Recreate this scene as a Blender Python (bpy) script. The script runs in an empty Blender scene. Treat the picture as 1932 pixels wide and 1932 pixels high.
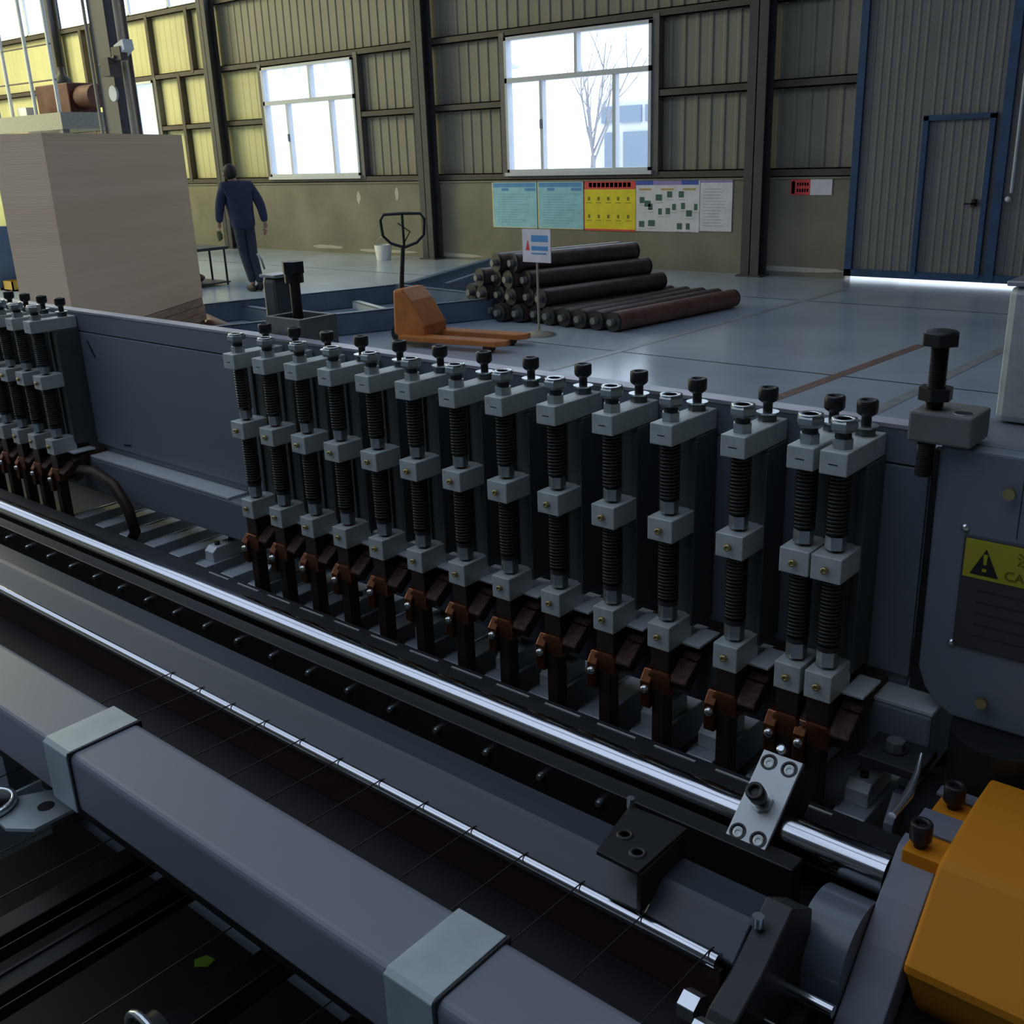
import bpy, bmesh, math, random
from mathutils import Vector, Matrix
random.seed(7)
sc = bpy.context.scene
COL = sc.collection
PI = math.pi

# ---------------------------------------------------------------- camera
cam_d = bpy.data.cameras.new('camera'); cam = bpy.data.objects.new('camera', cam_d); COL.objects.link(cam)
cam_d.sensor_width = 36.0; cam_d.sensor_fit = 'HORIZONTAL'; cam_d.lens = 36.0*1950/1932
cam_d.clip_start = 0.05; cam_d.clip_end = 400
CX = Vector((0.7615, 0.6473, -0.0349)); CY = Vector((-0.1900, 0.2744, 0.9426))
CX.normalize(); CY = (CY-CX*CY.dot(CX)).normalized(); CZ = CX.cross(CY)
cam.matrix_world = Matrix(((CX.x, CY.x, CZ.x, 0), (CX.y, CY.y, CZ.y, 0), (CX.z, CY.z, CZ.z, 1.72), (0, 0, 0, 1)))
sc.camera = cam

# ---------------------------------------------------------------- world, view, light
sc.view_settings.view_transform = 'Standard'; sc.view_settings.look = 'None'
sc.view_settings.exposure = 0.0; sc.view_settings.gamma = 1.0; sc.view_settings.use_curve_mapping = False
w = bpy.data.worlds.new('overcast'); sc.world = w; w.use_nodes = True
bg = w.node_tree.nodes['Background']; bg.inputs[0].default_value = (0.78, 0.87, 1.0, 1); bg.inputs[1].default_value = 3.2
cy = sc.cycles
cy.use_denoising = True; cy.max_bounces = 7; cy.diffuse_bounces = 4; cy.glossy_bounces = 4
cy.transparent_max_bounces = 12; cy.sample_clamp_indirect = 4.0; cy.caustics_reflective = False; cy.caustics_refractive = False
try:
    cy.use_light_tree = True
except Exception: pass

WALL_Y = 12.9; XL = -31.0; XR = 9.0; YB = -9.0; ZC = 7.4
def portal(name, loc, rot, sx, sy):
    l = bpy.data.lights.new(name, 'AREA'); l.shape = 'RECTANGLE'; l.size = sx; l.size_y = sy
    l.cycles.is_portal = True
    o = bpy.data.objects.new(name, l); COL.objects.link(o); o.location = loc; o.rotation_euler = rot
XSK = 0.6      # the bands end here; the gate end of the hall has plain sheet
SKY = [(-4.8, 0.5), (1.0, 4.9)]     # y ranges of the two long roof-light bands
for y0, y1 in SKY: portal('roof_light_portal', ((XL+XSK)/2, (y0+y1)/2, ZC+0.1), (0, 0, 0), XSK-XL, y1-y0)
# added warm fill lamps over the far left bay and at its end wall
l = bpy.data.lights.new('left_bay_warm_fill', 'AREA'); l.shape = 'RECTANGLE'; l.size = 10; l.size_y = 8; l.energy = 1900; l.color = (1.0, 0.93, 0.48)
o = bpy.data.objects.new('left_bay_warm_fill', l); COL.objects.link(o); o.location = (-24.5, 5.5, 7.3); o.rotation_euler = (0, 0, 0)
l = bpy.data.lights.new('left_end_warm_fill', 'AREA'); l.shape = 'RECTANGLE'; l.size = 9; l.size_y = 4.4; l.energy = 900; l.color = (1.0, 0.93, 0.55)
o = bpy.data.objects.new('left_end_warm_fill', l); COL.objects.link(o); o.location = (XL+0.3, 1.0, 2.6); o.rotation_euler = (0, -PI/2, 0)

# ---------------------------------------------------------------- materials
MATS = {}
def mat(name, col, rough=0.5, metal=0.0, var=0.12, scale=6.0, bump=0.0, spec=0.5, col2=None, stretch=None, coat=0.0):
    if name in MATS: return MATS[name]
    m = bpy.data.materials.new(name); m.use_nodes = True; nt = m.node_tree; b = nt.nodes['Principled BSDF']
    tc = nt.nodes.new('ShaderNodeTexCoord'); nz = nt.nodes.new('ShaderNodeTexNoise'); nz.inputs['Scale'].default_value = scale
    nz.inputs['Detail'].default_value = 4
    if stretch:
        mp = nt.nodes.new('ShaderNodeMapping'); mp.inputs['Scale'].default_value = stretch
        nt.links.new(tc.outputs['Object'], mp.inputs['Vector']); nt.links.new(mp.outputs[0], nz.inputs['Vector'])
    else: nt.links.new(tc.outputs['Object'], nz.inputs['Vector'])
    cr = nt.nodes.new('ShaderNodeValToRGB'); cr.color_ramp.elements[0].position = 0.3; cr.color_ramp.elements[1].position = 0.7
    c2 = col2 or tuple(c*(1-var) for c in col)
    cr.color_ramp.elements[0].color = (*c2, 1); cr.color_ramp.elements[1].color = (*[min(1, c*(1+var*0.6)) for c in col], 1)
    nt.links.new(nz.outputs['Fac'], cr.inputs[0]); nt.links.new(cr.outputs[0], b.inputs['Base Color'])
    b.inputs['Roughness'].default_value = rough; b.inputs['Metallic'].default_value = metal
    b.inputs['Specular IOR Level'].default_value = spec; b.inputs['Coat Weight'].default_value = coat
    if bump:
        bp = nt.nodes.new('ShaderNodeBump'); bp.inputs['Strength'].default_value = bump; bp.inputs['Distance'].default_value = 0.01
        nt.links.new(nz.outputs['Fac'], bp.inputs['Height']); nt.links.new(bp.outputs[0], b.inputs['Normal'])
    MATS[name] = m; return m
def emis(name, col, s):
    m = bpy.data.materials.new(name); m.use_nodes = True; b = m.node_tree.nodes['Principled BSDF']
    b.inputs['Emission Color'].default_value = (*col, 1); b.inputs['Emission Strength'].default_value = s; MATS[name] = m; return m
M = dict(
 paint=mat('machine_grey_paint', (0.19, 0.21, 0.25), 0.42, 0, 0.08, 3),
 paint2=mat('press_beam_paint', (0.205, 0.24, 0.28), 0.38, 0, 0.08, 3),
 steel=mat('machined_steel', (0.42, 0.46, 0.46), 0.34, 0.85, 0.10, 20),
 steel_block=mat('blasted_steel_block', (0.62, 0.67, 0.64), 0.42, 0.25, 0.12, 40),
 plate_green=mat('dull_steel_slide', (0.10, 0.118, 0.118), 0.45, 0.3, 0.12, 20),
 bright=mat('bright_zinc', (0.72, 0.78, 0.80), 0.22, 0.9, 0.1, 30),
 chrome=mat('ground_shaft', (0.62, 0.64, 0.68), 0.13, 1.0, 0.05, 4, stretch=(0.3, 30, 30)),
 black=mat('black_oxide', (0.018, 0.019, 0.020), 0.42, 0.2, 0.2, 30),
 spring=mat('spring_steel', (0.055, 0.058, 0.055), 0.38, 0.6, 0.2, 30),
 darkiron=mat('dark_iron', (0.035, 0.038, 0.042), 0.5, 0.3, 0.25, 12),
 copper=mat('copper', (0.24, 0.09, 0.04), 0.28, 0.85, 0.3, 25),
 copper_dark=mat('tarnished_copper', (0.045, 0.024, 0.018), 0.5, 0.4, 0.35, 25),
 wire=mat('dark_steel_wire', (0.02, 0.02, 0.022), 0.5, 0.3, 0.2, 30), frame_black=mat('shaded_under_frame', (0.014, 0.015, 0.015), 0.5, 0.1, 0.3, 8),  # frame_black is near black so the under-frame stays shaded despite strong light
 braid=mat('copper_braid', (0.085, 0.038, 0.03), 0.6, 0.4, 0.4, 90, 0.6),
 brass=mat('brass', (0.50, 0.42, 0.18), 0.35, 0.9, 0.1, 30),
 alu=mat('pale_milled_aluminium', (0.66, 0.71, 0.72), 0.42, 0.15, 0.06, 30),
 galv=mat('bare_clamp_steel', (0.44, 0.51, 0.52), 0.42, 0.35, 0.18, 14),
 profile=mat('guide_rail_paint', (0.040, 0.050, 0.064), 0.36, 0, 0.15, 3, stretch=(0.4, 12, 12)),
 dkred=mat('dark_red_primer', (0.045, 0.016, 0.016), 0.6, 0, 0.3, 9),
 red=mat('dull_red_paint', (0.09, 0.025, 0.022), 0.6, 0, 0.3, 9),
 orange=mat('orange_paint', (0.66, 0.245, 0.010), 0.6, 0, 0.06, 6, spec=0.25),
 orange_truck=mat('pallet_truck_orange', (0.50, 0.165, 0.035), 0.5, 0, 0.2, 6),
 yellow=mat('warning_yellow', (0.50, 0.46, 0.025), 0.5, 0, 0.08, 12),
 placard=mat('placard_dark', (0.060, 0.058, 0.056), 0.5, 0, 0.1, 6),
 panel_warm_lit=mat('warm_lit_wall_panel', (0.58, 0.56, 0.33), 0.55, 0, 0.08, 2.0),  # left bays coloured brighter yellow to carry the warm light there
 panel=mat('cream_wall_panel', (0.25, 0.24, 0.20), 0.55, 0, 0.08, 2.0),
 plaster=mat('stained_plaster', (0.24, 0.225, 0.175), 0.8, 0, 0.22, 1.4, 0.2),
 column=mat('column_grey', (0.135, 0.13, 0.135), 0.5, 0, 0.15, 3),
 girt=mat('girt_brown_grey', (0.075, 0.062, 0.058), 0.6, 0, 0.2, 3),
 blue=mat('door_frame_blue', (0.035, 0.085, 0.20), 0.5, 0, 0.2, 5),
 doorpanel=mat('door_panel', (0.21, 0.21, 0.21), 0.55, 0, 0.08, 2),
 white=mat('window_frame_white', (0.62, 0.66, 0.72), 0.45, 0, 0.05, 6),
 roller=mat('rusty_roller', (0.115, 0.080, 0.075), 0.42, 0.35, 0.35, 7),
 roller_red=mat('red_brown_roller', (0.20, 0.085, 0.065), 0.5, 0.2, 0.35, 7),
 bluebeam=mat('blue_grey_channel', (0.11, 0.165, 0.235), 0.45, 0.2, 0.2, 5),
 ply=None, strip=mat('ground_top_edge', (0.50, 0.50, 0.56), 0.35, 0.3, 0.25, 9), carrier=mat('pale_grey_carrier', (0.40, 0.44, 0.47), 0.45, 0.1, 0.1, 9), wallcol=mat('wall_column_paint', (0.075, 0.073, 0.08), 0.6), bluegrey=mat('blue_grey_cabinet_paint', (0.10, 0.16, 0.27), 0.5), sheet_yellow=mat('lemon_sheet', (0.80, 0.80, 0.28), 0.5), patch=mat('bare_lime_patch', (0.5, 0.48, 0.42), 0.8), darkwall=mat('grey_wall_sheet', (0.16, 0.17, 0.18), 0.7), crane_dark=mat('dark_blue_grey_column', (0.05, 0.053, 0.068), 0.5), block_dark=mat('dull_grey_block', (0.22, 0.225, 0.215), 0.5, 0.2, 0.15, 20), skin=mat('skin', (0.36, 0.21, 0.15), 0.6), hair=mat('black_hair', (0.012, 0.011, 0.01), 0.6),
 navy=mat('navy_work_jacket', (0.022, 0.032, 0.075), 0.85, 0, 0.2, 12), trouser=mat('dark_slate_trousers', (0.025, 0.035, 0.055), 0.85, 0, 0.2, 12),
 shoe=mat('dark_shoe', (0.02, 0.02, 0.022), 0.6), glove=mat('olive_glove', (0.06, 0.075, 0.03), 0.8),
 lime=mat('lime_green_scrap', (0.20, 0.42, 0.02), 0.6), cable=mat('black_cable', (0.015, 0.015, 0.015), 0.6),
 wood=mat('brown_pallet_wood', (0.44, 0.29, 0.19), 0.8, 0, 0.3, 5, stretch=(1, 1, 8)),
 ceil=mat('roof_sheet', (0.30, 0.31, 0.32), 0.7, 0, 0.1, 1), ext_wall=mat('pale_render', (0.80, 0.82, 0.85), 0.8, 0, 0.04, 1),
 ext_glass=mat('blue_tinted_glazing', (0.26, 0.33, 0.43), 0.5, 0, 0.04, 1), ext_roof=mat('pale_roof', (0.48, 0.51, 0.58), 0.8, 0, 0.08, 1),
 bark=mat('bare_bark', (0.42, 0.42, 0.46), 0.9), ground=mat('pale_concrete_yard', (0.72, 0.72, 0.72), 0.8),
 pipe_beige=mat('beige_conduit', (0.36, 0.33, 0.26), 0.5), floorline=mat('worn_floor_line', (0.34, 0.36, 0.38), 0.4, 0, 0.25, 9),
 linered=mat('worn_orange_line', (0.25, 0.15, 0.12), 0.45, 0, 0.3, 9))

def floor_material():
    m = bpy.data.materials.new('sealed_concrete_floor'); m.use_nodes = True; nt = m.node_tree; b = nt.nodes['Principled BSDF']
    tc = nt.nodes.new('ShaderNodeTexCoord'); n1 = nt.nodes.new('ShaderNodeTexNoise'); n1.inputs['Scale'].default_value = 0.8; n1.inputs['Detail'].default_value = 6
    cr = nt.nodes.new('ShaderNodeValToRGB'); cr.color_ramp.elements[0].position = 0.3; cr.color_ramp.elements[0].color = (0.37, 0.45, 0.56, 1)
    cr.color_ramp.elements[1].position = 0.75; cr.color_ramp.elements[1].color = (0.48, 0.57, 0.69, 1)
    rr = nt.nodes.new('ShaderNodeMapRange'); rr.inputs['To Min'].default_value = 0.13; rr.inputs['To Max'].default_value = 0.26
    nt.links.new(tc.outputs['Object'], n1.inputs['Vector']); nt.links.new(n1.outputs['Fac'], cr.inputs[0]); nt.links.new(cr.outputs[0], b.inputs['Base Color'])
    nt.links.new(n1.outputs['Fac'], rr.inputs['Value']); nt.links.new(rr.outputs[0], b.inputs['Roughness'])
    b.inputs['Specular IOR Level'].default_value = 0.6
    return m
M['floor'] = floor_material()
def ply_material(name, a, c):
    m = bpy.data.materials.new(name); m.use_nodes = True; nt = m.node_tree; b = nt.nodes['Principled BSDF']
    tc = nt.nodes.new('ShaderNodeTexCoord'); mp = nt.nodes.new('ShaderNodeMapping'); mp.inputs['Scale'].default_value = (0.12, 0.12, 3.5)
    n1 = nt.nodes.new('ShaderNodeTexNoise'); n1.inputs['Scale'].default_value = 1.6; n1.inputs['Detail'].default_value = 8
    cr = nt.nodes.new('ShaderNodeValToRGB'); cr.color_ramp.elements[0].position = 0.3; cr.color_ramp.elements[0].color = (*a, 1)
    cr.color_ramp.elements[1].position = 0.7; cr.color_ramp.elements[1].color = (*c, 1)
    nt.links.new(tc.outputs['Object'], mp.inputs[0]); nt.links.new(mp.outputs[0], n1.inputs['Vector']); nt.links.new(n1.outputs['Fac'], cr.inputs[0])
    nt.links.new(cr.outputs[0], b.inputs['Base Color']); b.inputs['Roughness'].default_value = 0.8; return m
M['ply'] = ply_material('pale_plywood_edge', (0.78, 0.565, 0.36), (0.88, 0.65, 0.44))
def glass_material():
    m = bpy.data.materials.new('clear_window_glass'); m.use_nodes = True; nt = m.node_tree
    for n in list(nt.nodes):
        if n.type != 'OUTPUT_MATERIAL': nt.nodes.remove(n)
    out = [n for n in nt.nodes][0]
    t = nt.nodes.new('ShaderNodeBsdfTransparent'); t.inputs[0].default_value = (0.94, 0.97, 1, 1)
    g = nt.nodes.new('ShaderNodeBsdfGlossy'); g.inputs['Roughness'].default_value = 0.03
    mx = nt.nodes.new('ShaderNodeMixShader'); mx.inputs[0].default_value = 0.06
    nt.links.new(t.outputs[0], mx.inputs[1]); nt.links.new(g.outputs[0], mx.inputs[2]); nt.links.new(mx.outputs[0], out.inputs[0])
    return m
M['glass'] = glass_material()
def translucent_sheet(t):
    m = bpy.data.materials.new('milky_roof_light_sheet'); m.use_nodes = True; nt = m.node_tree
    out = nt.nodes['Material Output']; nt.nodes.remove(nt.nodes['Principled BSDF']); n = nt.nodes.new('ShaderNodeBsdfTransparent'); n.inputs[0].default_value = (*t, 1); nt.links.new(n.outputs[0], out.inputs[0])
    return m
M['fibreglass'] = translucent_sheet((0.55, 0.56, 0.59))     # each sheet has two faces, so about a quarter of the light comes through

# ---------------------------------------------------------------- geometry helpers
class MB:
    """collects shapes in world coordinates, then links them as ONE mesh object"""
    def __init__(s): s.v = []; s.f = []; s.sm = []
    def add(s, vs, fs, smooth=False):
        n = len(s.v); s.v += [tuple(v) for v in vs]; s.f += [tuple(i+n for i in f) for f in fs]; s.sm += [smooth]*len(fs); return s
    def box(s, a, b):
        x0, y0, z0 = a; x1, y1, z1 = b
        if x0 > x1: x0, x1 = x1, x0
        if y0 > y1: y0, y1 = y1, y0
        if z0 > z1: z0, z1 = z1, z0
        return s.add([(x0,y0,z0),(x1,y0,z0),(x1,y1,z0),(x0,y1,z0),(x0,y0,z1),(x1,y0,z1),(x1,y1,z1),(x0,y1,z1)],
                     [(0,3,2,1),(4,5,6,7),(0,1,5,4),(1,2,6,5),(2,3,7,6),(3,0,4,7)])
    def obox(s, c, size, R):
        hx, hy, hz = [q/2 for q in size]; c = Vector(c)
        vs = [c + R @ Vector((sx*hx, sy*hy, sz*hz)) for sz in (-1,1) for sx, sy in ((-1,-1),(1,-1),(1,1),(-1,1))]
        return s.add(vs, [(0,3,2,1),(4,5,6,7),(0,1,5,4),(1,2,6,5),(2,3,7,6),(3,0,4,7)])
    def bar(s, p, q, w, h):
        p = Vector(p); q = Vector(q); d = (q-p); L = d.length; d.normalize()
        up = Vector((0,0,1)) if abs(d.z) < 0.95 else Vector((0,1,0))
        side = d.cross(up).normalized(); up = side.cross(d)
        R = Matrix((side, d, up)).transposed()
        return s.obox((p+q)/2, (w, L, h), R)
    def cyl(s, p, q, r, n=16, r2=None, smooth=True, phase=0.0, caps=True):
        p = Vector(p); q = Vector(q); d = (q-p).normalized(); r2 = r if r2 is None else r2
        a = Vector((1,0,0)) if abs(d.x) < 0.9 else Vector((0,1,0)); u = d.cross(a).normalized(); v = d.cross(u)
        vs = []
        for P, rr in ((p, r), (q, r2)):
            for i in range(n):
                t = 2*PI*i/n+phase; vs.append(P+u*(rr*math.cos(t))+v*(rr*math.sin(t)))
        s.add(vs, [(i, (i+1) % n, n+(i+1) % n, n+i) for i in range(n)], smooth)
        if caps: s.add(vs, [tuple(range(n))[::-1], tuple(range(n, 2*n))])
        return s
    def lathe(s, prof, c=(0,0,0), axis='z', n=20, smooth=True):
        vs = []; c = Vector(c)
        for (r, h) in prof:
            for i in range(n):
                t = 2*PI*i/n; a, b = r*math.cos(t), r*math.sin(t)
                vs.append(c+Vector({'z':(a,b,h),'x':(h,a,b),'y':(a,h,b)}[axis]))
        fs = []
        for j in range(len(prof)-1):
            for i in range(n): fs.append((j*n+i, j*n+(i+1)%n, (j+1)*n+(i+1)%n, (j+1)*n+i))
        s.add(vs, fs, smooth)
        return s.add(vs, [tuple(range(n))[::-1], tuple(range((len(prof)-1)*n, len(prof)*n))])
    def prism(s, poly, axis, a, b):
        """poly of 2-D points extruded along an axis from a to b"""
        def P(u, v, t): return {'x':(t,u,v),'y':(u,t,v),'z':(u,v,t)}[axis]
        n = len(poly); vs = [P(u,v,a) for u,v in poly]+[P(u,v,b) for u,v in poly]
        return s.add(vs, [tuple(range(n))[::-1], tuple(range(n,2*n))]+[(i,(i+1)%n,n+(i+1)%n,n+i) for i in range(n)])
    def tube(s, pts, r, n=8, closed=False):
        pts = [Vector(p) for p in pts]; rs = r if isinstance(r, (list, tuple)) else [r]*len(pts)
        m = len(pts); rings = []; u = None
        for i in range(m):
            d = (pts[min(i+1, m-1)]-pts[max(i-1, 0)]).normalized()
            if u is None:
                a = Vector((0,0,1)) if abs(d.z) < 0.9 else Vector((1,0,0)); u = d.cross(a).normalized()
            u = (u-d*u.dot(d)).normalized(); v = d.cross(u)
            rings.append([pts[i]+u*(rs[i]*math.cos(2*PI*k/n))+v*(rs[i]*math.sin(2*PI*k/n)) for k in range(n)])
        vs = [p for r_ in rings for p in r_]; fs = [(i*n+k, i*n+(k+1)%n, (i+1)*n+(k+1)%n, (i+1)*n+k) for i in range(m-1) for k in range(n)]
        s.add(vs, fs, True); return s.add(vs, [tuple(range(n))[::-1], tuple(range((m-1)*n, m*n))])
    def helix(s, c, R, r, z0, z1, turns, seg=12, n=5):
        k = int(turns*seg)
        return s.tube([(c[0]+R*math.cos(2*PI*i/seg), c[1]+R*math.sin(2*PI*i/seg), z0+(z1-z0)*i/k) for i in range(k+1)], r, n)
    def hexa(s, c, af, z0, z1, ph=0.0):
        return s.cyl((c[0],c[1],z0), (c[0],c[1],z1), af/2/math.cos(PI/6), 6, smooth=False, phase=ph)
    def build(s, name, m, parent=None, bevel=0.0, seg=2):
        me = bpy.data.meshes.new(name)
        org = Vector((0,0,0)); p = parent
        while p is not None: org += p.location; p = p.parent
        me.from_pydata([(v[0]-org.x, v[1]-org.y, v[2]-org.z) for v in s.v], [], s.f)
        me.polygons.foreach_set('use_smooth', s.sm); me.materials.append(M[m] if isinstance(m, str) else m); me.update()
        o = bpy.data.objects.new(name, me); COL.objects.link(o)
        if parent is not None: o.parent = parent
        if bevel:
            md = o.modifiers.new('bevel', 'BEVEL'); md.width = bevel; md.segments = seg; md.limit_method = 'ANGLE'; md.angle_limit = math.radians(50)
            md.harden_normals = False
        return o
def box(name, a, b, m, parent=None, bevel=0.0): return MB().box(a, b).build(name, m, parent, bevel)
def tag(o, label=None, cat=None, group=None, kind=None):
    if label: o['label'] = label
    if cat: o['category'] = cat
    if group: o['group'] = group
    if kind: o['kind'] = kind
    return o
def thing(name, label, cat, loc, group=None):
    o = bpy.data.objects.new(name, None); COL.objects.link(o); o.location = loc; o.empty_display_size = 0.05
    return tag(o, label, cat, group)
def struct(name, loc=(0,0,0)):
    o = bpy.data.objects.new(name, None); COL.objects.link(o); o.location = loc; o['kind'] = 'structure'; return o
def dup(root, loc, label, group=None):
    def cp(o, par):
        c = o.copy(); COL.objects.link(c)
        if par is not None: c.parent = par
        for ch in KIDS.get(o, []): cp(ch, c)
        return c
    r = cp(root, None); r.location = loc; r['label'] = label
    if group: r['group'] = group
    return r
KIDS = {}
def index_kids(root):
    KIDS[root] = [o for o in bpy.data.objects if o.parent == root]
    for c in KIDS[root]: index_kids(c)
ORD = ['', 'first', 'second', 'third', 'fourth', 'fifth', 'sixth', 'seventh', 'eighth', 'ninth', 'tenth', 'eleventh', 'twelfth', 'thirteenth', 'fourteenth', 'fifteenth', 'sixteenth', 'seventeenth', 'eighteenth', 'nineteenth', 'twentieth', 'twenty-first', 'twenty-second']
def text(name, s_, loc, size, m, parent, rot=(PI/2, 0, 0), align='LEFT', ext=0.0004):
    cu = bpy.data.curves.new(name, 'FONT'); cu.body = s_; cu.size = size; cu.extrude = ext; cu.align_x = align; cu.align_y = 'CENTER'
    cu.materials.append(M[m]); tmp = bpy.data.objects.new('tmp', cu); COL.objects.link(tmp); me = bpy.data.meshes.new_from_object(tmp.evaluated_get(bpy.context.evaluated_depsgraph_get()))
    bpy.data.objects.remove(tmp); o = bpy.data.objects.new(name, me); COL.objects.link(o); o.parent = parent
    org = Vector((0,0,0)); p = parent
    while p is not None: org += p.location; p = p.parent
    o.location = Vector(loc)-org; o.rotation_euler = rot; return o

# ================================================================ THE HALL
fl = box('floor', (XL, YB, -0.2), (XR, WALL_Y+0.25, 0), 'floor'); fl['kind'] = 'structure'
yard = box('ground_outside', (-70, WALL_Y+0.25, -0.3), (30, 60, -0.02), 'ground'); yard['kind'] = 'structure'

def corrugated(x0, x1, z0, z1, pitch, depth, y):
    """trapezoid-ribbed sheet facing the hall"""
    pts = []; x = x0
    while x < x1-1e-4:
        for dx, dy in ((0,0),(pitch*0.62,0),(pitch*0.72,-depth),(pitch*0.90,-depth)):
            if x+dx < x1: pts.append((x+dx, y+dy))
        x += pitch
    pts.append((x1, y))
    n = len(pts); vs = [(a,b,z0) for a,b in pts]+[(a,b,z1) for a,b in pts]
    m = MB(); m.add(vs, [(i, i+1, n+i+1, n+i) for i in range(n-1)]); return m
wb = struct('wall_back', (0, WALL_Y, 0))
# low masonry wall, cladding panels between columns and girts, girts
GZ = [1.30, 2.36, 3.35, 4.52]
COLX = [-30.2, -24.25, -18.37, -12.68, -6.71]
XD0, XD1 = -5.50, 3.6            # the sliding gate
m = MB(); m.box((XL, WALL_Y, 0), (XD0, WALL_Y+0.2, 1.24)); m.box((XD1, WALL_Y, 0), (XR, WALL_Y+0.2, 1.24)); m.build('low_wall', 'plaster', wb)
wins = {'window_1': (-17.0, -14.45, 1.36, 3.28), 'window_2': (-11.03, -8.40, 1.36, 3.28), 'window_3': (-21.50, -20.66, 1.36, 3.30)}
def spans(xa, xb, zlow, zhi):
    """x-intervals left free by the windows in a band"""
    cuts = sorted((a-0.06, b+0.06) for (a, b, c, d) in wins.values() if c < zhi-0.1 and d > zlow+0.1 and a > xa and b < xb)
    out = []; x = xa
    for a, b in cuts: out.append((x, a)); x = b
    out.append((x, xb)); return out
edges = [XL]+COLX+[XD0]
for i in range(len(edges)-1):
    for j in range(3):
        z0, z1 = GZ[j], GZ[j+1]
        for a, b in spans(edges[i], edges[i+1], z0, z1):
            corrugated(a, b, z0-0.06, z1, 0.205, 0.008 if b < -16.9 else 0.016, WALL_Y+0.10).build('wall_panel', 'panel_warm_lit' if b < -16.9 else 'panel', wb)
corrugated(XL, XD0, 6.1, ZC, 0.205, 0.016, WALL_Y+0.10).build('wall_panel', 'panel', wb)
corrugated(XD1, XR, 1.2, ZC, 0.205, 0.016, WALL_Y+0.10).build('wall_panel', 'panel', wb)
corrugated(XD0, XD1, 4.6, ZC, 0.205, 0.016, WALL_Y+0.10).build('wall_panel', 'panel', wb)
box('coping', (XL, WALL_Y-0.02, 1.22), (XD0, WALL_Y+0.2, 1.26), 'plaster', wb)
for j, z in enumerate(GZ+[6.05]):
    for i in range(len(edges)-1):
        for a, b in (spans(edges[i], edges[i+1], z-0.3, z+0.3) if j == 1 else [(edges[i], edges[i+1])]):
            m = MB(); m.box((a, WALL_Y-0.02, z-0.055), (b, WALL_Y, z+0.055)); m.box((a, WALL_Y-0.02, z+0.04), (b, WALL_Y+0.09, z+0.055)); m.box((a, WALL_Y-0.02, z-0.055), (b, WALL_Y+0.09, z-0.04))
            m.build('girt', 'girt', wb)
# window jamb posts
for (a, b, c, d) in wins.values():
    for x in (a-0.06, b+0.06): box('jamb_post', (x-0.05, WALL_Y-0.03, 1.3), (x+0.05, WALL_Y+0.10, 3.35), 'column', wb)
for x, z0, z1 in ((-20.62, 3.35, 4.52), (-19.20, 3.35, 4.52), (-19.72, 1.3, 3.35), (-22.9, 3.35, 4.52), (-23.3, 1.3, 4.52)):
    box('jamb_post', (x-0.05, WALL_Y-0.03, z0), (x+0.05, WALL_Y+0.10, z1), 'girt', wb)
# flaked plaster marks low on the wall
for x, z, s_ in ((-15.6, 0.10, .5), (-14.0, 0.07, .8), (-12.3, 0.06, .6), (-13.6, 1.05, .05), (-14.6, 0.98, .06), (-6.2, 0.09, .7)):
    m = MB(); P = [(x+s_*math.cos(t)*(.8+.4*random.random()), z+0.035*math.sin(t)*(.7+.6*random.random())*(3 if s_ < .3 else 1)) for t in [2*PI*q/9 for q in range(9)]]
    m.prism(P, 'y', WALL_Y-0.004, WALL_Y+0.01).build('bare_patch', 'patch', wb)
# clerestory glazing band: frame and panes
cl = struct('window_4', (0, WALL_Y, 4.58))
for i in range(len(edges)-1):
    a, b = edges[i], edges[i+1]; n = max(1, round((b-a)/1.5))
    for q in range(n+1):
        x = a+(b-a)*q/n; box('mullion', (x-0.03, WALL_Y+0.02, 4.57), (x+0.03, WALL_Y+0.08, 6.0), 'white', cl)
    for q in range(n):
        box('pane', (a+(b-a)*q/n+0.03, WALL_Y+0.045, 4.60), (a+(b-a)*(q+1)/n-0.03, WALL_Y+0.051, 5.97), 'glass', cl)
    box('window_rail', (a, WALL_Y+0.02, 4.57), (b, WALL_Y+0.08, 4.60), 'white', cl); box('window_rail', (a, WALL_Y+0.02, 5.97), (b, WALL_Y+0.08, 6.0), 'white', cl)
portal('clerestory_portal', ((XL+XD0)/2, WALL_Y+0.3, 5.3), (-PI/2, 0, 0), XD0-XL, 1.4)
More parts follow.
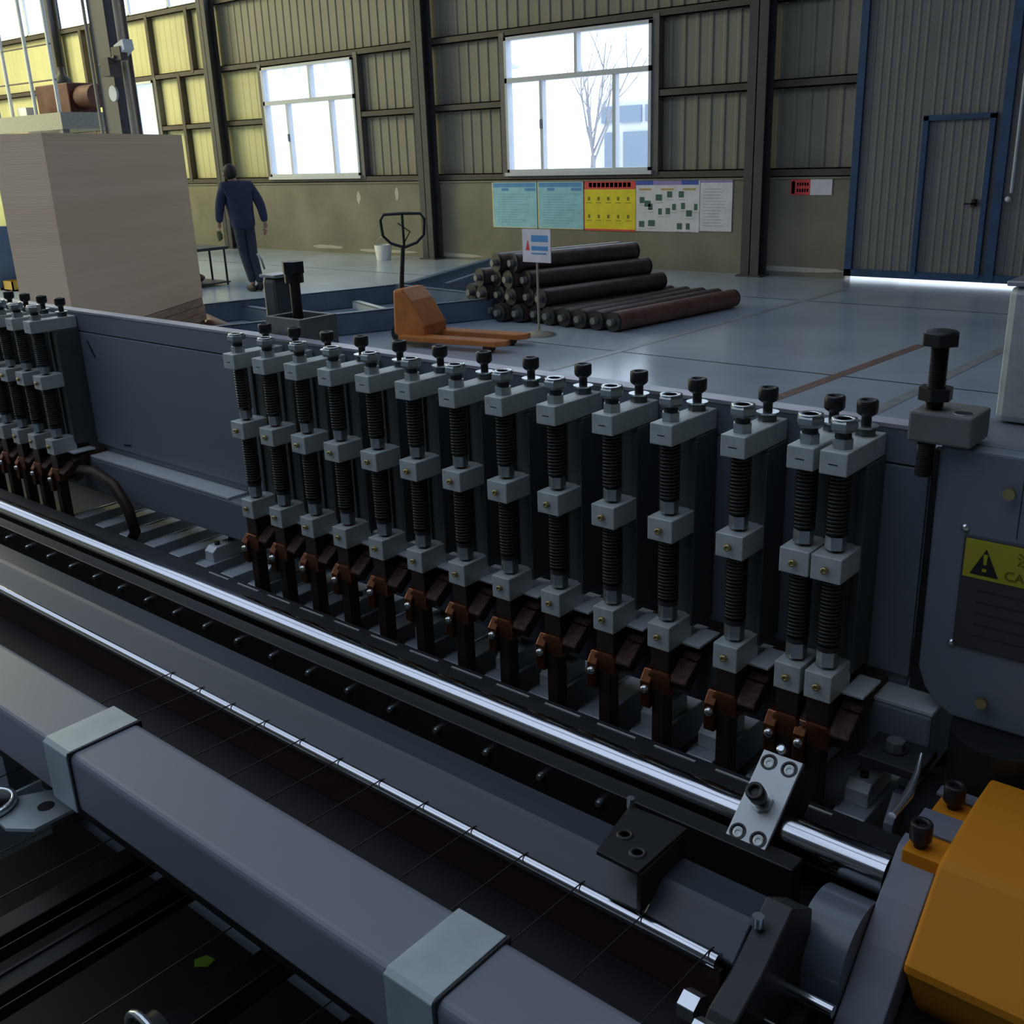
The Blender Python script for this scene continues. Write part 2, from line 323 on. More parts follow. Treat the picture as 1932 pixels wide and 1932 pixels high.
def window(name, a, b, z0, z1, zt, top, low):
    w_ = struct(name, ((a+b)/2, WALL_Y, z0)); y0, y1 = WALL_Y-0.05, WALL_Y+0.08; f = 0.045
    m = MB(); m.box((a, y0, z0), (b, y1, z0+f)); m.box((a, y0, z1-f), (b, y1, z1)); m.box((a, y0, z0), (a+f, y1, z1)); m.box((b-f, y0, z0), (b, y1, z1))
    if zt: m.box((a, y0, zt-0.035), (b, y1, zt+0.035))
    m.build('window_frame', 'white', w_)
    for x in top: box('mullion', (x-0.025, y0+0.01, zt), (x+0.025, y1-0.01, z1-f), 'white', w_)
    xs = [a+f]+list(low)+[b-f]
    for x in low: box('sash_stile', (x-0.028, y0+0.02, z0+f), (x+0.028, y1-0.01, (zt or z1)-0.03), 'white', w_)
    ztop = (zt or z1)
    for q in range(len(xs)-1): box('pane', (xs[q], WALL_Y+0.02, z0+f), (xs[q+1], WALL_Y+0.026, ztop-0.035), 'glass', w_)
    if zt:
        ts = [a+f]+list(top)+[b-f]
        for q in range(len(ts)-1): box('pane', (ts[q], WALL_Y+0.02, zt+0.035), (ts[q+1], WALL_Y+0.026, z1-f), 'glass', w_)
    box('window_sill', (a-0.03, WALL_Y-0.08, z0-0.05), (b+0.03, WALL_Y+0.1, z0), 'white', w_)
    if low: box('window_latch', (low[0]-0.012, WALL_Y-0.06, z0+0.62), (low[0]+0.012, WALL_Y-0.03, z0+0.75), 'column', w_)
    portal(name+'_portal', ((a+b)/2, WALL_Y+0.3, (z0+z1)/2), (-PI/2, 0, 0), b-a, z1-z0)
window('window_1', -17.0, -14.45, 1.36, 3.28, 2.66, [-15.63], [-16.35, -15.13])
window('window_2', -11.03, -8.40, 1.36, 3.28, 2.68, [-9.69], [-10.35, -9.03])
window('window_3', -21.50, -20.66, 1.36, 3.30, None, [], [])
# columns of the back wall
def hcol(x, y, w_=0.26, d=0.32, z1=ZC, name='column', par=None, m='column'):
    k = MB(); k.box((x-w_/2, y-d, 0), (x+w_/2, y-d+0.02, z1)); k.box((x-w_/2, y-0.02, 0), (x+w_/2, y, z1)); k.box((x-0.008, y-d, 0), (x+0.008, y, z1)); k.box((x-w_/2-0.05, y-d-0.04, 0), (x+w_/2+0.05, y, 0.02))
    return k.build(name, m, par)
for x in COLX: hcol(x, WALL_Y-0.021, d=0.22, par=wb, m='wallcol')
# sliding gate with its wicket door
g = struct('door_1', (-1, WALL_Y, 0))
ZD = 4.6
for a, b in ((XD0+0.09, -4.66), (-3.87, -3.69), (-3.70, 0.55), (0.55, XD1)):
    corrugated(a, b, 0.10, ZD-0.08, 0.10, 0.006, WALL_Y+0.03).build('gate_panel', 'doorpanel', g)
corrugated(-4.66, -3.86, 1.89, ZD-0.08, 0.10, 0.006, WALL_Y+0.03).build('gate_panel', 'doorpanel', g)
m = MB(); m.box((XD0, WALL_Y-0.02, 0.045), (XD0+0.09, WALL_Y+0.06, ZD)); m.box((-3.80, WALL_Y-0.03, 0.045), (-3.70, WALL_Y+0.06, ZD)); m.box((XD1-0.09, WALL_Y-0.02, 0.045), (XD1, WALL_Y+0.06, ZD))
m.box((XD0, WALL_Y-0.02, 0.045), (XD1, WALL_Y+0.06, 0.13)); m.box((XD0, WALL_Y-0.02, ZD-0.1), (XD1, WALL_Y+0.06, ZD)); m.build('gate_frame', 'blue', g)
m = MB(); m.box((-4.66, WALL_Y-0.035, 0.10), (-4.60, WALL_Y+0.05, 1.90)); m.box((-3.92, WALL_Y-0.035, 0.10), (-3.86, WALL_Y+0.05, 1.90)); m.box((-4.66, WALL_Y-0.035, 1.85), (-3.86, WALL_Y+0.05, 1.91)); m.build('wicket_frame', 'blue', g)
corrugated(-4.61, -3.91, 0.12, 1.86, 0.10, 0.006, WALL_Y+0.02).build('wicket_leaf', 'doorpanel', g)
m = MB(); m.box((-4.02, WALL_Y-0.06, 0.90), (-3.98, WALL_Y+0.02, 0.98)); m.box((-4.10, WALL_Y-0.06, 0.92), (-3.98, WALL_Y-0.04, 0.94)); m.build('door_handle', 'black', g)
m = MB(); m.cyl((-3.60, WALL_Y-0.05, 1.05), (-3.60, WALL_Y-0.05, 4.4), 0.018, 10); m.build('bolt_rod', 'white', g)
m = MB(); m.lathe([(0.0,0),(0.03,0.004),(0.03,0.02),(0.012,0.035)], (-3.62, WALL_Y-0.09, 0.985), 'y', 12); m.build('gate_knob', 'ext_wall', g)
# other walls and the roof (behind and beside the camera: plain sheet)
m = MB(); m.box((XL, YB-0.2, 0), (XR, YB, ZC)); m.build('wall_front', 'darkwall')['kind'] = 'structure'
m = MB(); m.box((XR, YB, 0), (XR+0.2, WALL_Y+0.2, ZC)); m.build('wall_right', 'panel')['kind'] = 'structure'
m = MB(); m.box((XL-0.2, YB, 0), (XL, WALL_Y+0.2, ZC)); m.build('wall_left', 'panel')['kind'] = 'structure'
ce = struct('ceiling', (0, 0, ZC)); ys = [YB-0.2]
for y0, y1 in SKY: ys += [y0, y1]
ys.append(WALL_Y+0.3)
for i in range(0, len(ys), 2): box('roof_sheet', (XL-0.2, ys[i], ZC), (XR+0.2, ys[i+1], ZC+0.06), 'ceil', ce)
for y0, y1 in SKY:
    box('roof_sheet', (XSK, y0, ZC), (XR+0.2, y1, ZC+0.06), 'ceil', ce)
    for x in (-27, -21, -15, -9, -3, 3): box('roof_bar', (x-.04, y0, ZC), (x+.04, y1, ZC+.06), 'ceil', ce)
    box('roof_light', (XL-0.2, y0, ZC+.061), (XR+0.2, y1, ZC+.064), 'fibreglass', ce)
# floor joints and worn lane lines
trim = struct('trim_1')
def strip(p, q, w_, m_, z=0.002, par=trim, name='floor_line'):
    p = Vector((*p, 0)); q = Vector((*q, 0)); n = (q-p).normalized().cross(Vector((0,0,1)))*w_/2
    MB().add([(*(p-n).xy, z), (*(p+n).xy, z), (*(q+n).xy, z), (*(q-n).xy, z)], [(0,1,2,3)]).build(name, m_, par)
strip((-5.24, 5.0), (-5.10, 12.0), 0.07, 'floorline'); strip((-2.56, 4.5), (-2.46, 10.3), 0.09, 'floorline'); strip((-3.35, 4.5), (-3.10, 9.0), 0.09, 'linered')
strip((-9.0, 7.42), (3.0, 7.55), 0.02, 'darkiron', 0.0015, trim, 'floor_joint'); strip((-20, 10.9), (3, 11.0), 0.02, 'darkiron', 0.0015, trim, 'floor_joint')

# ---------------------------------------------------------------- outside
b_ = thing('building', 'low pale building with blue glazing seen through the right window', 'building', (-14, 24, 0))
MB().box((-17.36, 24, 0), (-9, 34, 2.80)).build('wall', 'ext_wall', b_)
for (x0, x1, z0, z1) in ((-17.2, -16.75, 2.25, 2.66), (-16.62, -15.95, 2.25, 2.66), (-15.82, -14.6, 2.25, 2.66), (-17.1, -16.7, 0.2, 2.02), (-16.5, -15.2, 0.2, 2.02), (-15.0, -13.5, 0.2, 2.02)):
    box('window', (x0, 23.93, z0), (x1, 24.05, z1), 'ext_glass', b_)
b2 = thing('building', 'low pale building with a shallow roof seen through the left window', 'building', (-38, 27, 0))
MB().box((-46, 27, 0), (-30.9, 36, 4.9)).build('wall', 'ext_wall', b2)
m = MB(); m.prism([(26.4, 4.9), (31.5, 6.2), (36.6, 4.9)], 'x', -46.4, -30.4); m.build('roof', 'ext_roof', b2)
for x in (-44, -41.5, -39, -36.6): box('window', (x, 26.95, 1.2), (x+.8, 27.05, 2.4), 'ext_roof', b2)
t_ = thing('bare_tree', 'bare leafless tree outside behind the right window', 'tree', (-14.6, 20, 0))
m = MB(); m.tube([(-14.6,20,0),(-14.62,20,.9),(-14.6,20,1.5)], [.09,.075,.06], 7); m.build('trunk', 'bark', t_)
random.seed(3)
m = MB()
def branch(p, d, L, r, lev):
    p = Vector(p); d = Vector(d).normalized(); pts = [p]
    for i in range(4): d = (d+Vector((random.uniform(-.12,.12),random.uniform(-.12,.12),random.uniform(-.02,.14)))).normalized(); pts.append(pts[-1]+d*L/4)
    m.tube(pts, [r, r*.85, r*.7, r*.55, r*.35], 5)
    if lev:
        for i in range(3): branch(pts[1+i], d+Vector((random.uniform(-.8,.8),random.uniform(-.5,.5),random.uniform(0,.5))), L*.55, r*.5, lev-1)
for a in range(7): branch((-14.6,20,1.3+.08*a), (math.cos(a*2.4)*.55, math.sin(a*2.4)*.4, 1), 2.4 if a % 2 else 1.7, .028, 2)
m.build('branches', 'bark', t_)

# ---------------------------------------------------------------- posters on the back wall
YP = WALL_Y-0.0005
pm = dict(paleblue=mat('poster_pale_blue', (0.34, 0.68, 0.82), .5), blue=mat('poster_blue', (0.09, 0.33, 0.68), .5), cream=mat('poster_cream_edge', (0.90, 0.75, 0.35), .5), ink=mat('poster_pale_ink', (0.24, 0.55, 0.70), .5), yel=mat('poster_yellow', (0.90, 0.75, 0.02), .5), red=mat('poster_red', (0.80, 0.07, 0.08), .5),
          wht=mat('poster_white', (0.78, 0.77, 0.84), .5), violet=mat('poster_violet', (0.34, 0.27, 0.62), .5), dblue=mat('poster_dark_blue', (0.05, 0.11, 0.5), .5), green=mat('poster_green_ink', (0.05, 0.14, 0.12), .6), grey=mat('poster_grey_ink', (0.5, 0.5, 0.56), .5), amber=mat('poster_amber', (0.55, 0.38, 0.10), .5), olive=mat('poster_olive_ink', (0.22, 0.20, 0.01), .5), pink=mat('poster_pink', (0.65, 0.25, 0.25), .5))
def poster(x0, x1, z0, z1, label, base, items):
    t = thing('poster', label, 'poster', ((x0+x1)/2, YP, z0), 'safety posters under the right window' if x1 < -7 else None)
    box('sheet', (x0, YP-0.012, z0), (x1, YP, z1), pm[base], t)
    W, Hh = x1-x0, z1-z0
    for it in items:
        nm, u0, u1, v0, v1, mm = it
        box(nm, (x0+W*u0, YP-0.0135, z0+Hh*v0), (x0+W*u1, YP-0.0121, z0+Hh*v1), pm[mm], t)
    return t
def bluep(x0, x1, label):
    it = [('heading', .03, .97, .88, .97, 'blue'), ('heading', .22, .38, .80, .86, 'blue'), ('heading', .74, .97, .80, .86, 'blue'), ('border', 0, .02, 0, 1, 'cream'), ('border', 0, 1, 0, .012, 'cream'), ('border', 0, 1, .985, 1, 'cream')]
    it += [('text_line', .12, .55+.4*random.random(), .72-.055*i, .738-.055*i, 'ink') for i in range(12)]
    poster(x0, x1, .53, 1.225, label, 'paleblue', it)
bluep(-11.40, -10.49, 'pale blue poster at the left end of the row')
bluep(-10.47, -9.60, 'pale blue poster next to the yellow one')
it = [('heading', 0, 1, .82, .985, 'red'), ('border', 0, 1, 0, .035, 'red'), ('border', 0, .012, 0, 1, 'red')]
it += [('title_character', .10+.083*i, .165+.083*i, .86, .95, 'pink') for i in range(10)]
it += [('pictogram', .08+.19*i, .125+.19*i, z, z+.07, 'olive') for i in range(5) for z in (.60, .25)]
it += [('caption', .05+.19*i, .155+.19*i, z, z+.012, 'olive') for i in range(5) for z in (.55, .20)]
poster(-9.585, -8.67, .52, 1.235, 'yellow poster with a red heading', 'yel', it)
it = [('heading', .0, .28, .90, .99, 'dblue'), ('heading', .28, .72, .90, .99, 'violet'), ('heading', .72, .98, .90, .99, 'dblue')]
it += [('label_strip', u, u+.2, .80, .835, 'amber') for u in (.05, .40, .74)]
for u, v, s_ in ((.06,.55,.08),(.14,.48,.10),(.20,.42,.07),(.32,.60,.10),(.50,.66,.08),(.68,.66,.08),(.36,.33,.06),(.48,.34,.07),(.58,.42,.06),(.72,.44,.06),(.92,.42,.05),(.80,.30,.09),(.05,.08,.09),(.20,.10,.11),(.66,.05,.08),(.80,.05,.06)):
    it.append(('pictogram', u, u+s_, v, v+.12, 'green')); it.append(('caption', u-.01, u+s_+.02, v-.05, v-.035, 'grey'))
poster(-8.66, -7.62, .53, 1.23, 'white poster with small dark pictograms and blue heading', 'wht', it)
it = [('heading', .0, 1, .95, .99, 'violet')]+[('text_line', .10, .6+.3*random.random(), .82-.06*i, .835-.06*i, 'grey') for i in range(13)]
poster(-7.61, -7.12, .55, 1.22, 'narrow white text sheet at the right end of the row', 'wht', it)
it = [('red_half', 0, .48, 0, 1, 'red'), ('title_character', .03, .11, .08, .9, 'pink')]+[('title_character', .16+.06*i, .20+.06*i, z, z+.2, 'pink') for i in range(5) for z in (.2, .6)]
t = poster(-6.29, -5.73, 1.025, 1.215, 'small red and white notice beside the sliding gate', 'wht', it)

# ---------------------------------------------------------------- things standing in the hall
# free-standing crane column with conduits
cc = thing('crane_column', 'thick dark steel column rising behind the plywood stack', 'column', (-13.85, 8.2, 0))
m = MB(); m.box((-14.18, 8.0, 0), (-13.76, 8.26, ZC-0.01)); m.box((-14.3, 7.95, 0), (-13.6, 8.35, 0.03)); m.build('shaft', 'crane_dark', cc)
MB().cyl((-14.22, 7.97, 0), (-14.22, 7.97, 6), 0.022, 8).build('conduit', 'pipe_beige', cc); MB().cyl((-13.62, 8.1, 0), (-13.62, 8.1, 6), 0.045, 10).build('conduit', 'pipe_beige', cc)
MB().cyl((-13.50, 8.12, 0), (-13.50, 8.12, 6), 0.03, 10).build('conduit', 'girt', cc)
MB().cyl((-13.80, 7.97, 2.60), (-13.80, 8.0, 2.60), 0.10, 20).build('round_plate', 'white', cc)
m = MB(); m.box((-13.72, 7.80, 2.80), (-13.50, 7.98, 3.02)); m.box((-13.50, 7.86, 2.98), (-13.28, 7.96, 3.14)); m.cyl((-13.9, 7.9, 2.95), (-13.4, 7.85, 3.02), 0.02, 8); m.build('junction_box', 'girt', cc)
m = MB(); m.prism([(-13.48, 2.98), (-13.20, 3.10), (-13.22, 3.22), (-13.45, 3.16)], 'y', 7.88, 8.02); m.build('floodlight', 'white', cc)

# plywood stack on its base
A = Vector((-7.94, 3.96)); U = Vector((-.532, .847)); V = Vector((-.847, -.532)); Lp, Wp = 2.36, 0.42
st = thing('plywood_stack', 'tall stack of pale plywood sheets', 'plywood stack', ((A+U*1.2+V*.6).x, (A+U*1.2+V*.6).y, 0))
def slab(m, z0, z1, e=0.0, du=0.0, dv=0.0):
    a = A+U*(du-e)+V*(dv-e); P = [a, a+U*(Lp+2*e), a+U*(Lp+2*e)+V*(Wp+2*e), a+V*(Wp+2*e)]
    m.add([(p.x,p.y,z0) for p in P]+[(p.x,p.y,z1) for p in P], [(0,1,2,3),(7,6,5,4),(4,5,1,0),(5,6,2,1),(6,7,3,2),(7,4,0,3)])
z = 0.42; k = 0
while z < 1.945:
    h = min(random.choice((.018, .018, .018, .036)), 1.95-z)
    mm = MB(); slab(mm, z, z+h-0.0003, 0, random.uniform(-.0006,.0006), random.uniform(-.0006,.0006)); mm.build('sheet', M['ply'] , st); z += h; k += 1
bs = thing('sheet_bundle', 'low brown bundle of boards under the plywood stack', 'boards', (st.location.x, st.location.y, 0))
for q in range(4):
    m = MB(); slab(m, .12+.075*q, .12+.075*q+.07, 0.0, random.uniform(-.02,.02), random.uniform(-.01,.01)); m.build('board', 'wood', bs)
for u_ in (0.05, 1.05, 2.1):
    m = MB(); a = A+U*u_; b3 = a+V*Wp; c3 = b3+U*.12; d3 = a+U*.12
    m.add([(p.x,p.y,0) for p in (a,d3,c3,b3)]+[(p.x,p.y,.12) for p in (a,d3,c3,b3)], [(0,1,2,3),(7,6,5,4),(4,5,1,0),(5,6,2,1),(6,7,3,2),(7,4,0,3)]); m.build('bearer', 'wood', bs)

# mezzanine with railing, far left
mz = thing('mezzanine', 'steel platform with a thin railing at the far left', 'platform', (-19.8, 9.8, 0))
m = MB(); m.box((-22, 9.5, 2.30), (-18.25, 9.6, 2.55)); m.box((-22, 10.7, 2.30), (-18.25, 10.8, 2.55)); m.box((-18.35, 9.6, 2.30), (-18.25, 10.7, 2.55)); m.build('edge_beam', 'block_dark', mz)
box('deck', (-22, 9.5, 2.55), (-18.25, 10.8, 2.575), 'block_dark', mz)
for x in (-21.9, -18.35): box('leg', (x-.06, 9.52, 0), (x+.06, 9.64, 2.3), 'column', mz); box('leg', (x-.06, 10.6, 0), (x+.06, 10.72, 2.3), 'column', mz)
for x in (-20.65, -20.1, -19.2, -18.35): MB().cyl((x, 9.55, 2.57), (x, 9.55, 4.9), 0.035, 8).build('rail_post', 'white', mz)
for z in (3.12, 3.68): MB().cyl((-21.5, 9.55, z), (-18.3, 9.55, z-.02), 0.014, 6).build('rail', 'girt', mz)
mr = thing('red_machine', 'dull red motor unit on the far left platform', 'machine', (-19.3, 10.3, 2.575))
m = MB(); m.box((-20.1, 10.05, 2.575), (-18.9, 10.6, 3.10)); m.build('body', 'red', mr, .02)
MB().cyl((-18.85, 10.3, 2.85), (-18.35, 10.3, 2.85), .2, 16).build('motor', 'red', mr)
MB().lathe([(.16,0),(.16,.1),(.06,.18),(.06,.3)], (-19.5, 10.3, 3.10), 'z', 16).build('inlet', 'darkiron', mr)
bx = box('carton', (-20.05, 9.62, 2.575), (-19.70, 9.8, 2.72), 'ext_wall'); tag(bx, 'small white carton on the platform edge at far left', 'box')

# blue locker and dark pole, left edge under the plywood stack
lk = thing('blue_cabinet', 'blue steel cabinet at the left edge of the view', 'cabinet', (-16.2, 7.0, 0))
box('body', (-16.6, 6.85, 0.03), (-15.86, 7.15, .90), 'bluegrey', lk, .01); box('door', (-16.4, 6.835, 0.08), (-15.9, 6.85, .86), 'bluegrey', lk)
box('handle', (-15.98, 6.81, .45), (-15.95, 6.835, .58), 'steel', lk); box('plinth', (-16.55, 6.9, 0), (-15.9, 7.12, 0.03), 'black', lk)
cr_ = thing('yellow_crate', 'small amber crate at the foot of the yellow panels', 'crate', (-15.6, 7.0, 0))
m = MB(); x0, x1, y0, y1 = -15.80, -15.50, 6.9, 7.15; m.box((x0, y0, 0), (x1, y1, .02)); m.box((x0, y0, 0), (x0+.02, y1, .14)); m.box((x1-.02, y0, 0), (x1, y1, .14)); m.box((x0, y0, 0), (x1, y0+.02, .14)); m.box((x0, y1-.02, 0), (x1, y1, .14)); m.build('body', mat('crate_yellow', (.6,.36,.03), .5), cr_)
ys_ = thing('yellow_panels', 'bright yellow panels on posts at the left edge of the view', 'screen', (-16.2, 7.31, 0))
for (x0, x1, z0, z1) in ((-17.0, -16.12, .80, 1.62), (-16.06, -15.80, .80, 1.62), (-17.0, -16.06, .42, .76), (-16.0, -15.75, .06, .70)):
    box('yellow_panel', (x0, 7.30, z0), (x1, 7.32, z1), 'sheet_yellow', ys_)  # plain yellow panels filling the bright area at the left edge
for x in (-17.05, -16.09, -15.72): MB().cyl((x, 7.31, 0), (x, 7.31, 1.66), .025, 10).build('post', 'girt', ys_)
# steel channel frame lying on the floor, joined into one weldment
fr = thing('channel_frame', 'large dark steel channel frame lying on the floor', 'steel frame', (-8.8, 7.6, 0))
def channel(p, q, par, m_='bluebeam', h=0.22, w_=0.09, z=0.0, name='channel'):
    p = Vector((*p, z)); q = Vector((*q, z)); d = (q-p).normalized(); n = Vector((-d.y, d.x, 0)); k = MB()
    def seg(o0, o1, za, zb):
        a, b, c, e = p+n*o0, q+n*o0, q+n*o1, p+n*o1
        k.add([(*v.xy, v.z+za) for v in (a,b,c,e)]+[(*v.xy, v.z+zb) for v in (a,b,c,e)], [(0,3,2,1),(4,5,6,7),(0,1,5,4),(1,2,6,5),(2,3,7,6),(3,0,4,7)])
    seg(-w_/2, -w_/2+.012, 0, h); seg(-w_/2, w_/2, 0, .012); seg(-w_/2, w_/2, h-.012, h)
    return k.build(name, m_, par)
channel((-10.5, 5.35), (-9.30, 8.80), fr); channel((-8.75, 5.3), (-7.35, 8.55), fr)
channel((-9.32, 8.72), (-7.40, 8.50), fr); channel((-9.95, 6.95), (-8.16, 6.75), fr, 'bluebeam', .16); channel((-9.36, 8.1), (-8.0, 7.6), fr, 'steel_block', .10)
rb = [((-10.4, 11.7), (-9.42, 9.0)), ((-9.75, 11.3), (-8.95, 9.2)), ((-10.35, 12.25), (-9.0, 11.95)), ((-10.6, 12.6), (-8.4, 12.45))]
names = ['blue-grey channel pointing at the roller pile, left one', 'blue-grey channel pointing at the roller pile, right one', 'short channel lying behind the roller pile near the wall', 'channel lying along the wall foot behind the rollers']
for (p, q), lb in zip(rb, names):
    o = channel(p, q, None, 'bluebeam', .2, .08, 0.0, 'steel_channel'); tag(o, lb, 'steel channel', 'loose channels behind the rollers')

# rollers
def roller(p, q, r, label, m_='roller'):
    p = Vector(p); q = Vector(q); d = (q-p).normalized()
    t = thing('steel_roller', label, 'roller', (p+q)/2-Vector((0,0,r)), 'pile of steel rollers on the floor')
    MB().cyl(p+d*.03, q-d*.03, r, 20).build('barrel', m_, t)
    for s_, e in ((1, p), (-1, q)):
        MB().cyl(e, e+d*s_*.03, r*.99, 20).build('end_flange', 'darkiron', t)
        k = MB(); k.cyl(e-d*s_*.05, e, r*.35, 12); k.build('journal', 'block_dark', t)
r = .098
row = [-5.81, -6.01, -6.21, -6.41, -6.61]
for i, x in enumerate(row):
    roller((x, 8.25, r), (x+.23, 10.2, r), r*.98, 'red-brown roller on the floor, %s from the right of the flat row' % ORD[i+1], 'roller_red' if i == 0 else 'roller')
base = [-6.81-.2*i for i in range(6)]
for i, x in enumerate(base): roller((x, 8.3-.06*(i % 3), r), (x+.30, 10.1, r), r*.98, 'floor-level roller in the heap, %s left of the flat row' % ORD[i+1])
for i in range(6): roller((-6.70-.2*i, 8.25+.05*(i % 2), r+.17), (-6.38-.2*i, 10.0, r+.17), r*.98, 'second-layer roller in the heap, %s from the right' % ORD[i+1])
for i in range(4): roller((-6.93-.2*i, 8.25+.05*((i+1) % 2), r+.34), (-6.47-.2*i, 9.85, r+.34), r*.98, 'third-layer roller in the heap, %s from the right' % ORD[i+1])
for i in range(2): roller((-7.08-.2*i, 8.28-.04*i, r+.505), (-6.60-.2*i, 9.8, r+.505), r*.98, ['top roller of the heap, right-hand one', 'top roller of the heap, left-hand one'][i])

# notice on a stand
sg = thing('standing_notice', 'small white notice on a thin post before the roller heap', 'sign', (-6.35, 7.77, 0))
MB().lathe([(.17,0),(.17,.012),(.05,.03),(.02,.05)], (-6.35, 7.77, 0), 'z', 20).build('base', 'pipe_beige', sg); MB().cyl((-6.35, 7.785, .04), (-6.35, 7.785, .75), .011, 10).build('post', 'pipe_beige', sg)
box('board', (-6.51, 7.765, .69), (-6.17, 7.775, .995), pm['wht'], sg)
for u, v, s_, h_ in ((-6.47, .80, .05, .10),): MB().prism([(u, v), (u+s_, v), (u+s_/2, v+h_)], 'y', 7.7635, 7.7648).build('red_figure', pm['red'], sg)
for q, (u0, u1, v0, v1) in enumerate(((-6.40,-6.20,.88,.94),(-6.40,-6.20,.80,.84),(-6.40,-6.22,.765,.778))): box('blue_lettering', (u0, 7.7635, v0), (u1, 7.7648, v1), pm['blue'], sg)

# pallet truck
pj = thing('pallet_truck', 'orange hand pallet truck with a black loop handle', 'pallet truck', (-7.3, 6.9, 0))
dF = Vector((1.25, .22, 0)).normalized(); nF = Vector((-dF.y, dF.x, 0)); O = Vector((-7.19, 6.87, 0))
def P3(a, b, z): return O+dF*a+nF*b+Vector((0,0,z))
for s_, b0 in ((1, .19), (-1, -.19)):
    m = MB(); P = [P3(.05,b0-.08,.06), P3(1.10,b0-.08,.06), P3(1.20,b0-.03,.07), P3(1.20,b0+.03,.07), P3(1.10,b0+.08,.06), P3(.05,b0+.08,.06)]
    m.add([tuple(p) for p in P]+[(p.x,p.y,p.z+.05) for p in P], [(5,4,3,2,1,0),(6,7,8,9,10,11)]+[(i,(i+1)%6,6+(i+1)%6,6+i) for i in range(6)]); m.build('fork', 'orange_truck', pj, .008)
    MB().cyl(P3(1.0,b0-.05,.04), P3(1.0,b0+.05,.04), .04, 14).build('fork_roller', 'red', pj)
m = MB(); P = [(0,.08),(.30,.08),(.30,.20),(.16,.42),(.06,.52),(-.04,.52),(-.06,.10)]
vs = [P3(a, -.19, z) for a, z in P]+[P3(a, .19, z) for a, z in P]; n = len(P)
m.add(vs, [tuple(range(n)), tuple(range(2*n-1, n-1, -1))]+[((i+1)%n, i, n+i, n+(i+1)%n) for i in range(n)]); m.build('body', 'orange_truck', pj, .03)
MB().cyl(P3(-.08,0,.10), P3(-.08,0,.48), .045, 14).build('pump', 'darkiron', pj)
for b0 in (-.06, .06): MB().cyl(P3(-.08,b0-.025,.085), P3(-.08,b0+.025,.085), .085, 18).build('steer_wheel', 'black', pj)
def P4(a, b, z): return O+dF*a+Vector((.762,.647,0))*b+Vector((0,0,z))
MB().tube([P3(-.08,0,.40), P4(-.08,.02,.62), P4(-.08,.05,.90)], [.026,.022,.02], 10).build('drawbar', 'black', pj)
lo = [(-.11, 0, .88), (-.11, -.12, .92), (-.115, -.19, .99), (-.12, -.205, 1.13), (-.12, -.17, 1.18), (-.12, 0, 1.185), (-.12, .17, 1.18), (-.12, .205, 1.13), (-.115, .19, .99), (-.11, .12, .92), (-.11, 0, .88)]
MB().tube([P4(-.08, q[1]+.06, q[2]) for q in lo], .014, 8).build('handle', 'black', pj); MB().tube([P4(-.08,.06,.88), P4(-.08,.06,1.18)], .013, 8).build('handle_bar', 'black', pj)
MB().tube([P4(-.10,.03,1.10), P4(-.10,.14,1.02), P4(-.09,.07,.92)], .007, 6).build('release_lever', 'black', pj)

bk = thing('bucket', 'cream plastic bucket by the column foot', 'bucket', (-13.4, 12.3, 0))
m = MB(); m.lathe([(.12,0),(.15,.25),(.142,.25),(.112,.01)], (-13.4,12.3,0), 'z', 20); m.build('body', 'ext_wall', bk); MB().tube([(-13.4+.15*math.cos(t), 12.3, .25+.13*math.sin(t)) for t in [PI*q/10 for q in range(11)]], .005, 6).build('handle', 'steel', bk)

# trolley with brown sacks
tr = thing('tool_trolley', 'low steel trolley table beside the plywood stack', 'trolley', (-13.0, 8.55, 0))
box('top', (-13.9, 8.2, .50), (-13.0, 8.95, .54), 'darkiron', tr, .005)
for x in (-13.85, -13.42, -13.05):
    for y in (8.25, 8.9): MB().cyl((x, y, 0), (x, y, .5), .016, 8).build('leg', 'darkiron', tr)
box('shelf', (-13.88, 8.22, .03), (-13.02, 8.93, .05), 'darkiron', tr)
for i, (x, y, z, s_) in enumerate(((-13.62, 8.45, .05, .17), (-13.27, 8.5, .05, .16), (-13.45, 8.5, .15, .16))):
    bm = bmesh.new(); bmesh.ops.create_icosphere(bm, subdivisions=3, radius=1)
    for v in bm.verts: v.co = Vector((x+v.co.x*s_*1.05+.02*math.sin(9*v.co.y), y+v.co.y*s_*.8, z+.075+v.co.z*.07+.008*math.sin(14*v.co.x)))
    for f in bm.faces: f.smooth = True
    me = bpy.data.meshes.new('sack'); bm.to_mesh(me); bm.free(); me.materials.append(M['red']); o = bpy.data.objects.new('sack', me); COL.objects.link(o)
    tag(o, ['red-brown sack at the left on the trolley shelf', 'red-brown sack at the right on the trolley shelf', 'red-brown sack lying on the other two'][i], 'sack', 'sacks on the trolley shelf')

# red-brown shaft on the floor beside the stack
RP = Vector((-9.95, 6.3, .11)); RQ = Vector((-8.5, 5.78, .11))
rs = thing('rusty_roller', 'single rusty roller on the floor right of the plywood stack', 'roller', (-9.2, 6.0, 0))
MB().cyl(RP, RQ, .10, 20).build('barrel', 'roller_red', rs); MB().cyl(RQ, RQ+(RQ-RP).normalized()*.12, .06, 16).build('journal', 'darkiron', rs)

